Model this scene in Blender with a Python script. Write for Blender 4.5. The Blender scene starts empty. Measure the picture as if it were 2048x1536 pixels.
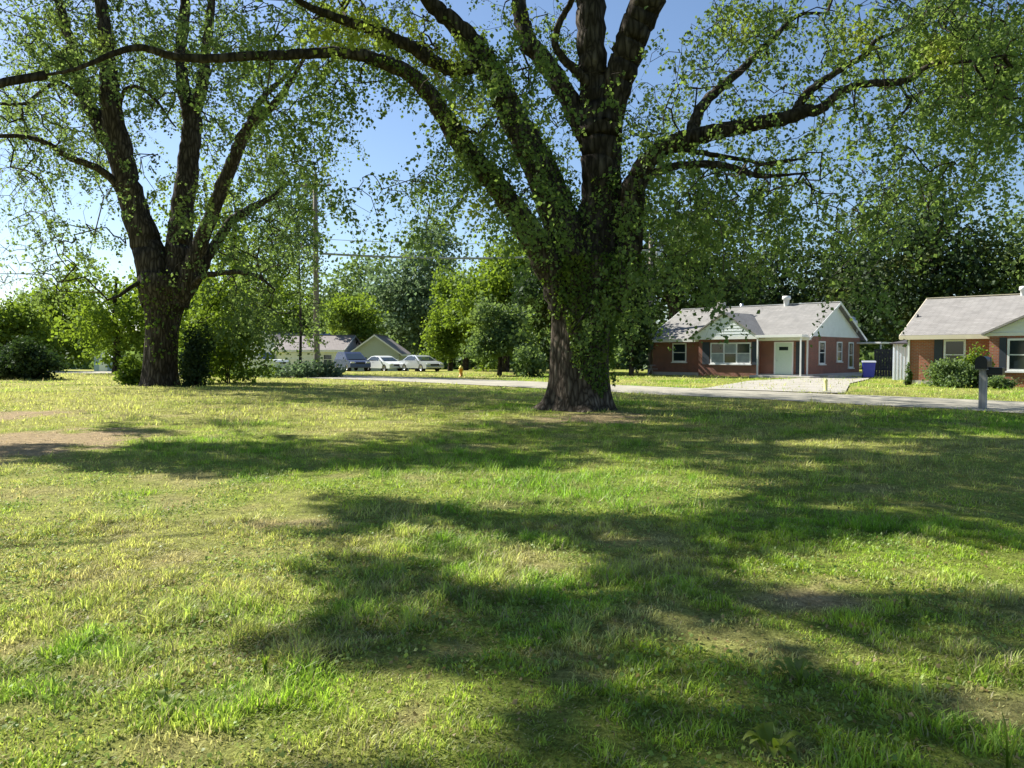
import bpy, bmesh, math, random
import numpy as np
from mathutils import Vector, Matrix

# ------------------------------------------------------------------ camera, sky, sun, exposure
sc = bpy.context.scene
EYE = 1.45; FPX = 1520.0; HOR = 710.0
PITCH = math.atan((768 - HOR) / FPX)
camd = bpy.data.cameras.new('camera'); cam = bpy.data.objects.new('camera', camd)
sc.collection.objects.link(cam); sc.camera = cam
cam.location = (0, 0, EYE); cam.rotation_euler = (math.pi / 2 - PITCH, 0, 0)
camd.sensor_width = 36; camd.lens = FPX / 2048 * 36; camd.clip_end = 2000; camd.clip_start = 0.05

SUN_EL = math.radians(42)
SH = np.array([-0.85, 0.53]); SH /= np.linalg.norm(SH)          # horizontal direction towards the sun
SDIR = np.array([SH[0] * math.cos(SUN_EL), SH[1] * math.cos(SUN_EL), math.sin(SUN_EL)])
world = bpy.data.worlds.new('World'); sc.world = world; world.use_nodes = True
wn = world.node_tree; wn.nodes.clear()
sky = wn.nodes.new('ShaderNodeTexSky'); sky.sky_type = 'NISHITA'; sky.sun_disc = False
sky.sun_elevation = SUN_EL; sky.sun_rotation = math.atan2(SH[0], SH[1])
sky.air_density = 1.0; sky.dust_density = 0.6; sky.ozone_density = 3.5; sky.altitude = 100
bg = wn.nodes.new('ShaderNodeBackground'); bg.inputs['Strength'].default_value = 0.070
wo = wn.nodes.new('ShaderNodeOutputWorld')
wn.links.new(sky.outputs[0], bg.inputs[0]); wn.links.new(bg.outputs[0], wo.inputs[0])
sd = bpy.data.lights.new('sun', 'SUN'); sd.energy = 5.0; sd.angle = math.radians(0.5); sd.color = (1.0, 0.95, 0.84)
so = bpy.data.objects.new('sun', sd); sc.collection.objects.link(so)
so.rotation_euler = Vector(tuple(SDIR)).to_track_quat('Z', 'Y').to_euler(); so.location = (-30, 20, 40)
vs = sc.view_settings; vs.view_transform = 'Standard'; vs.look = 'None'; vs.gamma = 1; vs.exposure = 1.2
vs.use_curve_mapping = False
sc.cycles.max_bounces = 6; sc.cycles.diffuse_bounces = 3; sc.cycles.transmission_bounces = 4
sc.cycles.glossy_bounces = 2; sc.cycles.transparent_max_bounces = 4; sc.cycles.caustics_reflective = False

rng = np.random.default_rng(7); random.seed(7)
R = math.radians

# ------------------------------------------------------------------ helpers
ca, sa = math.cos(PITCH), math.sin(PITCH)
def at(x, y, D):
    """world point seen at pixel (x, y) of the 2048 px photograph, D metres ahead"""
    cx = (x - 1024) / FPX; cy = (768 - y) / FPX
    dy = ca + cy * sa; dz = -sa + cy * ca; t = D / dy
    return np.array([cx * t, D, EYE + dz * t])
def proj(P):
    P = np.asarray(P, float); d = P - np.array([0, 0, EYE])
    f = d[..., 1] * ca - d[..., 2] * sa; u = d[..., 1] * sa + d[..., 2] * ca
    return 1024 + FPX * d[..., 0] / f, 768 - FPX * u / f
def lnk(o, parent=None):
    sc.collection.objects.link(o)
    if parent is not None: o.parent = parent
    return o
def tag(o, label=None, cat=None, group=None, kind=None):
    if label: o['label'] = label
    if cat: o['category'] = cat
    if group: o['group'] = group
    if kind: o['kind'] = kind
    return o
def empty(name, loc, rz=0, label=None, cat=None, group=None):
    o = bpy.data.objects.new(name, None); o.location = tuple(float(v) for v in loc); o.rotation_euler = (0, 0, rz)
    o.empty_display_size = 0.3
    lnk(o); return tag(o, label, cat, group)
def npmesh(name, V, F, mat=None, parent=None, smooth=False, attrs=None, kind=None, colors=None):
    """V (n,3), F (m,k) -> one mesh object"""
    V = np.asarray(V, np.float32); F = np.asarray(F, np.int32); k = F.shape[1]
    me = bpy.data.meshes.new(name); me.vertices.add(len(V)); me.vertices.foreach_set('co', V.ravel())
    me.loops.add(F.size); me.loops.foreach_set('vertex_index', F.ravel())
    me.polygons.add(len(F)); me.polygons.foreach_set('loop_start', np.arange(0, F.size, k, dtype=np.int32))
    me.polygons.foreach_set('loop_total', np.full(len(F), k, np.int32))
    me.update(calc_edges=True)
    if smooth: me.polygons.foreach_set('use_smooth', np.ones(len(F), bool))
    for an, av in (attrs or {}).items():
        a = me.attributes.new(an, 'FLOAT', 'POINT'); a.data.foreach_set('value', np.asarray(av, np.float32))
    if colors is not None:
        a = me.attributes.new('tone', 'FLOAT_COLOR', 'POINT')
        c = np.ones((len(V), 4), np.float32); c[:, :3] = colors; a.data.foreach_set('color', c.ravel())
    if mat: me.materials.append(mat)
    o = bpy.data.objects.new(name, me); lnk(o, parent)
    if kind: o['kind'] = kind
    return o
def bmobj(name, bm, mat, parent=None, smooth=False, bevel=0, mats=None):
    me = bpy.data.meshes.new(name)
    if bevel:
        bmesh.ops.bevel(bm, geom=list(bm.edges), offset=bevel, segments=2, affect='EDGES', profile=0.7)
    bmesh.ops.recalc_face_normals(bm, faces=bm.faces); bm.to_mesh(me); bm.free()
    for m in (mats or [mat]): me.materials.append(m)
    if smooth:
        for p in me.polygons: p.use_smooth = True
    return lnk(bpy.data.objects.new(name, me), parent)
def addbox(bm, x0, x1, y0, y1, z0, z1):
    vs_ = [bm.verts.new(p) for p in ((x0,y0,z0),(x1,y0,z0),(x1,y1,z0),(x0,y1,z0),(x0,y0,z1),(x1,y0,z1),(x1,y1,z1),(x0,y1,z1))]
    for f in ((3,2,1,0),(4,5,6,7),(0,1,5,4),(1,2,6,5),(2,3,7,6),(3,0,4,7)): bm.faces.new([vs_[i] for i in f])
    return vs_
def box(name, x0, x1, y0, y1, z0, z1, mat, parent=None, bevel=0):
    bm = bmesh.new(); addbox(bm, x0, x1, y0, y1, z0, z1); return bmobj(name, bm, mat, parent, bevel=bevel)
def prism(name, pts, axis, a0, a1, mat, parent=None, bevel=0, smooth=False):
    """extrude polygon pts (2-D) between a0 and a1 along axis ('x': pts=(y,z); 'y': pts=(x,z); 'z': pts=(x,y))"""
    bm = bmesh.new()
    f = {'x': lambda p, a: (a, p[0], p[1]), 'y': lambda p, a: (p[0], a, p[1]), 'z': lambda p, a: (p[0], p[1], a)}[axis]
    A = [bm.verts.new(f(p, a0)) for p in pts]; B = [bm.verts.new(f(p, a1)) for p in pts]
    bm.faces.new(A); bm.faces.new(B[::-1])
    for i in range(len(pts)):
        j = (i + 1) % len(pts); bm.faces.new((A[i], A[j], B[j], B[i]))
    return bmobj(name, bm, mat, parent, bevel=bevel, smooth=smooth)
def lathe(name, prof, mat, parent=None, n=20, loc=(0,0,0), axis='z'):
    V = []; F = []
    for r, z in prof:
        for k in range(n):
            a = 2 * math.pi * k / n; p = (r * math.cos(a), r * math.sin(a), z)
            if axis == 'y': p = (p[0], p[2], p[1])
            V.append((p[0] + loc[0], p[1] + loc[1], p[2] + loc[2]))
    for i in range(len(prof) - 1):
        for k in range(n):
            k2 = (k + 1) % n; F.append((i*n+k, i*n+k2, (i+1)*n+k2, (i+1)*n+k))
    o = npmesh(name, V, F, mat, parent, smooth=True)
    return o

# value noise
_tab = rng.random((256, 256))
def vnoise(x, y):
    xi = np.floor(x).astype(int); yi = np.floor(y).astype(int); fx = x - xi; fy = y - yi
    fx = fx * fx * (3 - 2 * fx); fy = fy * fy * (3 - 2 * fy)
    a = _tab[xi & 255, yi & 255]; b = _tab[(xi+1) & 255, yi & 255]; c = _tab[xi & 255, (yi+1) & 255]; d = _tab[(xi+1) & 255, (yi+1) & 255]
    return (a*(1-fx)+b*fx)*(1-fy) + (c*(1-fx)+d*fx)*fy
def fbm(x, y, o=4):
    s = 0; a = 0.5; t = 0
    for i in range(o): s = s + a * vnoise(x * 2**i + 17.3*i, y * 2**i + 5.1*i); t += a; a *= 0.5
    return s / t
def sstep(a, b, x):
    t = np.clip((x - a) / (b - a), 0, 1); return t * t * (3 - 2 * t)

# ------------------------------------------------------------------ materials
def mat(name, col, rough=0.7, var=0.0, scale=8.0, bump=0.0, metal=0.0, col2=None, stretch=(1,1,1), spec=0.4):
    m = bpy.data.materials.new(name); m.use_nodes = True; nt = m.node_tree; b = nt.nodes['Principled BSDF']
    b.inputs['Roughness'].default_value = rough; b.inputs['Metallic'].default_value = metal
    b.inputs['Specular IOR Level'].default_value = spec
    b.inputs['Base Color'].default_value = (*col, 1)
    if var or bump or col2:
        tc = nt.nodes.new('ShaderNodeTexCoord'); mp = nt.nodes.new('ShaderNodeMapping'); mp.inputs['Scale'].default_value = stretch
        nz = nt.nodes.new('ShaderNodeTexNoise'); nz.inputs['Scale'].default_value = scale; nz.inputs['Detail'].default_value = 6
        nz.inputs['Roughness'].default_value = 0.65
        nt.links.new(tc.outputs['Object'], mp.inputs[0]); nt.links.new(mp.outputs[0], nz.inputs['Vector'])
        cr = nt.nodes.new('ShaderNodeValToRGB'); cr.color_ramp.elements[0].position = 0.3; cr.color_ramp.elements[1].position = 0.7
        lo = tuple(c * (1 - var) for c in col); hi = col2 if col2 else tuple(min(1, c * (1 + var)) for c in col)
        cr.color_ramp.elements[0].color = (*lo, 1); cr.color_ramp.elements[1].color = (*hi, 1)
        nt.links.new(nz.outputs['Fac'], cr.inputs[0]); nt.links.new(cr.outputs[0], b.inputs['Base Color'])
        if bump:
            bp = nt.nodes.new('ShaderNodeBump'); bp.inputs['Strength'].default_value = bump; bp.inputs['Distance'].default_value = 0.03
            nt.links.new(nz.outputs['Fac'], bp.inputs['Height']); nt.links.new(bp.outputs[0], b.inputs['Normal'])
    return m
def brickmat(name, c1, c2, mortar, bw=0.22, bh=0.075, ms=0.012, rough=0.85, axis='xz'):
    m = bpy.data.materials.new(name); m.use_nodes = True; nt = m.node_tree; b = nt.nodes['Principled BSDF']
    b.inputs['Roughness'].default_value = rough
    tc = nt.nodes.new('ShaderNodeTexCoord'); sp = nt.nodes.new('ShaderNodeSeparateXYZ'); ad = nt.nodes.new('ShaderNodeMath'); ad.operation = 'ADD'
    cb = nt.nodes.new('ShaderNodeCombineXYZ')
    nt.links.new(tc.outputs['Object'], sp.inputs[0]); nt.links.new(sp.outputs[0], ad.inputs[0]); nt.links.new(sp.outputs[1], ad.inputs[1])
    nt.links.new(ad.outputs[0], cb.inputs[0])
    nt.links.new(sp.outputs[2], cb.inputs[1])
    br = nt.nodes.new('ShaderNodeTexBrick'); br.inputs['Scale'].default_value = 1; br.inputs['Brick Width'].default_value = bw
    br.inputs['Row Height'].default_value = bh; br.inputs['Mortar Size'].default_value = ms
    br.inputs['Color1'].default_value = (*c1, 1); br.inputs['Color2'].default_value = (*c2, 1); br.inputs['Mortar'].default_value = (*mortar, 1)
    nz = nt.nodes.new('ShaderNodeTexNoise'); nz.inputs['Scale'].default_value = 1.3; nz.inputs['Detail'].default_value = 5
    mx = nt.nodes.new('ShaderNodeMixRGB'); mx.blend_type = 'MULTIPLY'; mx.inputs[0].default_value = 0.5
    nt.links.new(tc.outputs['Object'], nz.inputs['Vector'])
    nt.links.new(cb.outputs[0], br.inputs['Vector']); nt.links.new(br.outputs['Color'], mx.inputs[1]); nt.links.new(nz.outputs['Fac'], mx.inputs[2])
    g = nt.nodes.new('ShaderNodeBrightContrast'); g.inputs[1].default_value = 0.02
    nt.links.new(mx.outputs[0], b.inputs['Base Color'])
    bp = nt.nodes.new('ShaderNodeBump'); bp.inputs['Strength'].default_value = 0.4; bp.inputs['Distance'].default_value = 0.01; bp.invert = True
    nt.links.new(br.outputs['Fac'], bp.inputs['Height']); nt.links.new(bp.outputs[0], b.inputs['Normal'])
    return m
def leafmat(name, dark, light, trans, yellow=(0.50, 0.50, 0.03), tf=0.45):
    m = bpy.data.materials.new(name); m.use_nodes = True; nt = m.node_tree; nt.nodes.clear(); L = nt.links.new
    out = nt.nodes.new('ShaderNodeOutputMaterial'); geo = nt.nodes.new('ShaderNodeNewGeometry')
    at_ = nt.nodes.new('ShaderNodeAttribute'); at_.attribute_name = 'tint'
    mx = nt.nodes.new('ShaderNodeMixRGB'); mx.inputs[1].default_value = (*dark, 1); mx.inputs[2].default_value = (*light, 1)
    L(geo.outputs['Random Per Island'], mx.inputs[0])
    mx2 = nt.nodes.new('ShaderNodeMixRGB'); mx2.inputs[2].default_value = (*yellow, 1); L(at_.outputs['Fac'], mx2.inputs[0]); L(mx.outputs[0], mx2.inputs[1])
    mt = nt.nodes.new('ShaderNodeMixRGB'); mt.blend_type = 'MIX'; mt.inputs[0].default_value = 0.70; mt.inputs[2].default_value = (*trans, 1); L(mx2.outputs[0], mt.inputs[1])
    df = nt.nodes.new('ShaderNodeBsdfDiffuse'); tr = nt.nodes.new('ShaderNodeBsdfTranslucent'); gl = nt.nodes.new('ShaderNodeBsdfGlossy')
    gl.inputs['Roughness'].default_value = 0.6; gl.inputs['Color'].default_value = (0.6, 0.65, 0.6, 1)
    L(mx2.outputs[0], df.inputs[0]); L(mt.outputs[0], tr.inputs[0])
    a = nt.nodes.new('ShaderNodeMixShader'); a.inputs[0].default_value = tf; L(df.outputs[0], a.inputs[1]); L(tr.outputs[0], a.inputs[2])
    b = nt.nodes.new('ShaderNodeMixShader'); b.inputs[0].default_value = 0.035; L(a.outputs[0], b.inputs[1]); L(gl.outputs[0], b.inputs[2])
    L(b.outputs[0], out.inputs[0]); return m
def grassmat(name, tf=0.4):
    m = bpy.data.materials.new(name); m.use_nodes = True; nt = m.node_tree; nt.nodes.clear(); L = nt.links.new
    out = nt.nodes.new('ShaderNodeOutputMaterial'); at_ = nt.nodes.new('ShaderNodeAttribute'); at_.attribute_name = 'tone'
    df = nt.nodes.new('ShaderNodeBsdfDiffuse'); tr = nt.nodes.new('ShaderNodeBsdfTranslucent'); gl = nt.nodes.new('ShaderNodeBsdfGlossy'); gl.inputs['Roughness'].default_value = 0.5
    L(at_.outputs['Color'], df.inputs[0]); L(at_.outputs['Color'], tr.inputs[0])
    a = nt.nodes.new('ShaderNodeMixShader'); a.inputs[0].default_value = tf; L(df.outputs[0], a.inputs[1]); L(tr.outputs[0], a.inputs[2])
    b = nt.nodes.new('ShaderNodeMixShader'); b.inputs[0].default_value = 0.03; L(a.outputs[0], b.inputs[1]); L(gl.outputs[0], b.inputs[2])
    L(b.outputs[0], out.inputs[0]); return m
def barkmat(name, dark, light, sc_=6.0):
    m = bpy.data.materials.new(name); m.use_nodes = True; nt = m.node_tree; b = nt.nodes['Principled BSDF']; L = nt.links.new
    b.inputs['Roughness'].default_value = 0.95; b.inputs['Specular IOR Level'].default_value = 0.1
    tc = nt.nodes.new('ShaderNodeTexCoord'); mp = nt.nodes.new('ShaderNodeMapping'); mp.inputs['Scale'].default_value = (1, 1, 0.22); L(tc.outputs['Object'], mp.inputs[0])
    vz = nt.nodes.new('ShaderNodeTexVoronoi'); vz.feature = 'DISTANCE_TO_EDGE'; vz.inputs['Scale'].default_value = sc_ * 1.6
    nz0 = nt.nodes.new('ShaderNodeTexNoise'); nz0.inputs['Scale'].default_value = sc_; nz0.inputs['Detail'].default_value = 8; L(mp.outputs[0], nz0.inputs['Vector'])
    mxv = nt.nodes.new('ShaderNodeMixRGB'); mxv.inputs[0].default_value = 0.15; L(mp.outputs[0], mxv.inputs[1]); L(nz0.outputs['Color'], mxv.inputs[2]); L(mxv.outputs[0], vz.inputs['Vector'])
    cr = nt.nodes.new('ShaderNodeValToRGB'); cr.color_ramp.elements[0].position = 0.0; cr.color_ramp.elements[1].position = 0.35
    cr.color_ramp.elements[0].color = (*dark, 1); cr.color_ramp.elements[1].color = (*light, 1)
    ml = nt.nodes.new('ShaderNodeMath'); ml.operation = 'MULTIPLY'; L(vz.outputs['Distance'], ml.inputs[0]); L(nz0.outputs['Fac'], ml.inputs[1])
    L(ml.outputs[0], cr.inputs[0])
    n2 = nt.nodes.new('ShaderNodeTexNoise'); n2.inputs['Scale'].default_value = 0.9; n2.inputs['Detail'].default_value = 3; L(tc.outputs['Object'], n2.inputs['Vector'])
    mm = nt.nodes.new('ShaderNodeMixRGB'); mm.blend_type = 'MULTIPLY'; mm.inputs[0].default_value = 0.6; L(cr.outputs[0], mm.inputs[1]); L(n2.outputs['Fac'], mm.inputs[2]); L(mm.outputs[0], b.inputs['Base Color'])
    bp = nt.nodes.new('ShaderNodeBump'); bp.inputs['Strength'].default_value = 1.0; bp.inputs['Distance'].default_value = 0.08; L(ml.outputs[0], bp.inputs['Height']); L(bp.outputs[0], b.inputs['Normal'])
    return m
M = {}
M['bark'] = barkmat('bark', (0.045, 0.034, 0.026), (0.36, 0.30, 0.24), 6)
M['bark2'] = barkmat('bark_dark', (0.035, 0.028, 0.023), (0.25, 0.21, 0.18), 5)
M['leaf'] = leafmat('maple_leaf', (0.04, 0.082, 0.03), (0.105, 0.165, 0.055), (0.34, 0.50, 0.085), tf=0.50)
M['leaf_left'] = leafmat('left_maple_leaf', (0.04, 0.078, 0.034), (0.11, 0.165, 0.062), (0.33, 0.47, 0.10), tf=0.48)
M['ivy'] = leafmat('ivy_leaf', (0.05, 0.10, 0.02), (0.11, 0.18, 0.035), (0.30, 0.45, 0.03), tf=0.4)
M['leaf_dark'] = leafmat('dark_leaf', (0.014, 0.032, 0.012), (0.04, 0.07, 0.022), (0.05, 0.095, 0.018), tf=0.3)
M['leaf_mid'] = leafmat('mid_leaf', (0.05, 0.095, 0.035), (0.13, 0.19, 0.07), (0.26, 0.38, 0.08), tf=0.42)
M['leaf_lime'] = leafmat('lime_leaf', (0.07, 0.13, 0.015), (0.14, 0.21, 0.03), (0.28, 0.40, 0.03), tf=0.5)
M['leaf_blue'] = leafmat('blue_green_leaf', (0.06, 0.11, 0.06), (0.17, 0.23, 0.14), (0.24, 0.36, 0.14), tf=0.4)
M['grass'] = grassmat('grass_blade', 0.5)
M['white'] = mat('white_paint', (0.72, 0.73, 0.72), 0.55, var=0.05, scale=3)
M['siding'] = mat('white_siding', (0.72, 0.76, 0.80), 0.6, var=0.06, scale=2)
M['cream'] = mat('cream_trim', (0.62, 0.56, 0.42), 0.6, var=0.06, scale=2)
M['glass'] = mat('window_glass', (0.02, 0.03, 0.035), 0.06, spec=0.8)
M['curtain'] = mat('pale_curtain', (0.30, 0.33, 0.33), 0.8, var=0.2, scale=4)
M['brick'] = brickmat('red_brick', (0.36, 0.10, 0.055), (0.26, 0.075, 0.045), (0.30, 0.24, 0.20))
M['brick2'] = brickmat('orange_brick', (0.50, 0.15, 0.07), (0.38, 0.11, 0.06), (0.36, 0.28, 0.22))
M['roof'] = brickmat('pale_shingle', (0.33, 0.32, 0.305), (0.27, 0.265, 0.255), (0.20, 0.19, 0.18), 0.3, 0.075, 0.008)
M['roof2'] = brickmat('grey_shingle', (0.36, 0.345, 0.33), (0.30, 0.285, 0.27), (0.18, 0.17, 0.165), 0.3, 0.07, 0.008)
M['roof_mauve'] = brickmat('mauve_shingle', (0.32, 0.285, 0.28), (0.27, 0.24, 0.235), (0.18, 0.16, 0.16), 0.3, 0.12, 0.01)
M['roof_slate'] = mat('slate_blue_roof', (0.16, 0.19, 0.30), 0.6, var=0.15)
M['shutter'] = mat('dark_shutter', (0.03, 0.04, 0.055), 0.6, var=0.1)
M['door'] = mat('pale_green_door', (0.55, 0.66, 0.58), 0.5, var=0.03)
M['drive'] = mat('driveway_concrete', (0.34, 0.32, 0.28), 0.9, var=0.18, scale=0.9, bump=0.1)
M['concrete'] = mat('concrete', (0.45, 0.43, 0.40), 0.9, var=0.12, scale=3, bump=0.1)
M['asphalt'] = mat('weathered_asphalt', (0.31, 0.29, 0.235), 0.95, var=0.25, scale=0.8, bump=0.15)
M['metal'] = mat('galvanised_metal', (0.5, 0.52, 0.54), 0.35, metal=0.7)
M['black'] = mat('black_paint', (0.012, 0.013, 0.016), 0.4)
M['rubber'] = mat('tyre_rubber', (0.02, 0.02, 0.02), 0.9)
M['rim'] = mat('alloy_rim', (0.45, 0.46, 0.48), 0.35, metal=0.8)
M['blue_bin'] = mat('blue_plastic', (0.02, 0.03, 0.28), 0.45)
M['bin_lid'] = mat('grey_lid', (0.35, 0.37, 0.42), 0.5)
M['wood_post'] = mat('weathered_wood', (0.36, 0.34, 0.33), 0.9, var=0.35, scale=14, stretch=(1,1,0.1), bump=0.3)
M['pole'] = mat('pole_wood', (0.21, 0.18, 0.15), 0.9, var=0.3, scale=10, stretch=(1,1,0.08), bump=0.3)
M['cable'] = mat('cable_sheath', (0.30, 0.32, 0.31), 0.5)
M['yellow'] = mat('yellow_paint', (0.72, 0.60, 0.10), 0.5, var=0.06)
M['pale_yellow'] = mat('pale_yellow_plastic', (0.74, 0.70, 0.28), 0.5, var=0.05)
M['orange'] = mat('orange_paint', (0.62, 0.27, 0.03), 0.5, var=0.06)
M['silver'] = mat('silver_car_paint', (0.55, 0.58, 0.62), 0.25, metal=0.5)
M['white_car'] = mat('white_car_paint', (0.70, 0.74, 0.76), 0.25)
M['navy_car'] = mat('navy_car_paint', (0.07, 0.09, 0.17), 0.25, metal=0.3)
M['lamp'] = mat('headlamp_lens', (0.7, 0.72, 0.75), 0.15)
M['taillamp'] = mat('red_lens', (0.4, 0.02, 0.02), 0.2)
M['fence'] = mat('dark_fence_wood', (0.055, 0.05, 0.06), 0.9, var=0.3, scale=5)
M['shed'] = mat('ribbed_shed_metal', (0.60, 0.66, 0.76), 0.5, var=0.05)
M['sage'] = mat('sage_siding', (0.42, 0.47, 0.42), 0.7, var=0.05)
M['pale_blue'] = mat('pale_blue_panel', (0.28, 0.38, 0.52), 0.7, var=0.06)
M['flower'] = mat('brown_bark_chip', (0.20, 0.13, 0.08), 0.9, var=0.3)

# ------------------------------------------------------------------ ground shape and cover
def gz(x, y):
    x = np.asarray(x, float); y = np.asarray(y, float)
    b = 0.05 * (fbm(x * 0.35 + 9, y * 0.35 + 4, 3) - 0.5) + 0.035 * (fbm(x * 1.7 + 3, y * 1.7, 3) - 0.5) * sstep(28, 20, y)
    return b * sstep(34, 26, y) - 0.8 * sstep(69, 78, y)
# road edge (near side): polyline in plan
RE = np.array([(34, -8), (22.5, 4), (16.6, 12.5), (12.8, 18.4), (9.6, 22.8), (4.1, 29), (-2.2, 37.2), (-9.5, 45), (-22, 54.5), (-45, 65), (-120, 82)], float)
def resample(P, n):
    d = np.r_[0, np.cumsum(np.linalg.norm(np.diff(P, axis=0), axis=1))]; t = np.linspace(0, d[-1], n)
    Q = np.stack([np.interp(t, d, P[:, k]) for k in range(P.shape[1])], 1)
    for _ in range(6): Q[1:-1] = (Q[:-2] + 2 * Q[1:-1] + Q[2:]) / 4
    return Q
REs = resample(RE, 120)
tn = np.gradient(REs, axis=0); tn /= np.linalg.norm(tn, axis=1)[:, None]
nr = np.stack([tn[:, 1], -tn[:, 0]], 1)
if nr[60] @ np.array([1, 1]) < 0: nr = -nr
ROADW = 5.2
RF = REs + nr * ROADW
def road_dist(x, y):
    """signed distance beyond the near edge of the road (positive on or past the road)"""
    P = np.stack([np.ravel(x), np.ravel(y)], 1); out = np.empty(len(P))
    for i in range(0, len(P), 20000):
        d = P[i:i+20000, None] - REs[None]; k = (d ** 2).sum(-1).argmin(1)
        out[i:i+20000] = (d[np.arange(len(k)), k] * nr[k]).sum(-1)
    return out.reshape(np.shape(x))
# bare / dry patches: pixel ellipses on the lawn (x, y, rx, ry, strength)
SOILS = [(15, 832, 75, 16, 1), (70, 882, 190, 30, 1.15), (-40, 905, 200, 32, 1), (300, 866, 70, 9, .5), (330, 1008, 75, 14, .55), (60, 990, 90, 16, .45),
         (600, 1048, 90, 13, .75), (260, 1075, 35, 10, .5), (350, 1120, 70, 20, .5), (1640, 1200, 130, 30, .9), (1560, 1215, 80, 18, .6),
         (1690, 1165, 70, 12, .5), (740, 1275, 50, 16, .5), (905, 1290, 60, 22, .6), (830, 1425, 40, 30, .6), (170, 1340, 60, 20, .45),
         (330, 1490, 130, 22, .5), (1990, 1420, 90, 40, .6), (1560, 1505, 60, 30, .5), (30, 1290, 60, 22, .5), (180, 1160, 80, 22, .4),
         (1170, 1355, 70, 16, .5), (30, 1420, 50, 16, .5), (520, 1380, 50, 18, .35), (1050, 1130, 60, 12, .2), (1080, 845, 60, 14, .35), (1190, 836, 110, 12, .9)]
_S = []
for (px, py, rx, ry, s) in SOILS:
    c = at(px, py, 1.0); k = EYE / (EYE - c[2]); P0 = (c[0] * k, k)
    f = EYE * FPX / k
    _S.append((P0[0], P0[1], rx * k / FPX, abs(EYE * FPX / max(py - ry - HOR, 20) - EYE * FPX / (py + ry - HOR)) / 2, s))
def soil(x, y):
    s = np.zeros(np.shape(x))
    wob = (fbm(np.asarray(x) * 2.2 + 40, np.asarray(y) * 2.2, 4) - 0.5) + 0.5 * (fbm(np.asarray(x) * 11 + 4, np.asarray(y) * 11, 3) - 0.5)
    for (cx, cy, rx, ry, st) in _S:
        d = np.sqrt(((x - cx) / rx) ** 2 + ((y - cy) / ry) ** 2) + wob * 1.6
        s = np.maximum(s, st * (1 - sstep(0.55, 1.25, d)))
    n = fbm(np.asarray(x) * 1.1 + 80, np.asarray(y) * 1.1 + 31, 4)
    return np.clip(s + 0.5 * sstep(0.62, 0.78, n), 0, 1)
def dry(x, y):
    x = np.asarray(x); y = np.asarray(y)
    n = fbm(x * 0.33 + 11, y * 0.33 + 50, 3); n2 = fbm(x * 1.9 + 70, y * 1.9 + 20, 3)
    left = sstep(1.0, -4.0, x) * 0.22
    return np.clip(sstep(0.42, 0.72, 0.55 * n + 0.45 * n2 + left * 0.5 + 0.10 * sstep(9, 22, y)), 0, 1)
C_SOIL = np.array([0.42, 0.335, 0.225]); C_DRY = np.array([0.38, 0.40, 0.12]); C_GRASS = np.array([0.245, 0.345, 0.038]); C_LUSH = np.array([0.17, 0.295, 0.030])
def cover_color(x, y):
    s = soil(x, y)[:, None]; d = dry(x, y)[:, None]; l = sstep(0.42, 0.62, fbm(np.asarray(x) * 0.9 + 5, np.asarray(y) * 0.9 + 90, 3))[:, None]
    c = C_GRASS * (1 - l) + C_LUSH * l; c = c * (1 - d) + C_DRY * d
    return c * (1 - s) + C_SOIL * s
def axis_grid(segs):
    out = []
    for a, b, st in segs: out += list(np.arange(a, b, st))
    return np.array(out + [segs[-1][1]])
gx = axis_grid([(-600, -100, 50), (-100, -30, 5), (-30, -14, 0.8), (-14, 18, 0.16), (18, 40, 0.8), (40, 100, 5), (100, 600, 50)])
gy = axis_grid([(-300, -10, 29), (-10, 2, 1), (2, 26, 0.14), (26, 60, 0.6), (60, 100, 2), (100, 900, 50)])
GX, GY = np.meshgrid(gx, gy); GZ = gz(GX.ravel(), GY.ravel())
nx, ny = len(gx), len(gy); ii = np.arange(nx * ny).reshape(ny, nx)
F = np.stack([ii[:-1, :-1].ravel(), ii[:-1, 1:].ravel(), ii[1:, 1:].ravel(), ii[1:, :-1].ravel()], 1)
gcol = cover_color(GX.ravel(), GY.ravel())
thatch = np.array([0.34, 0.40, 0.13]); sg = soil(GX.ravel(), GY.ravel())[:, None]
nearw = sstep(24, 10, GY.ravel())[:, None] * (1 - sg) * 0.5
gcol = gcol * (1 - nearw) + thatch * nearw * 0.8
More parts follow.
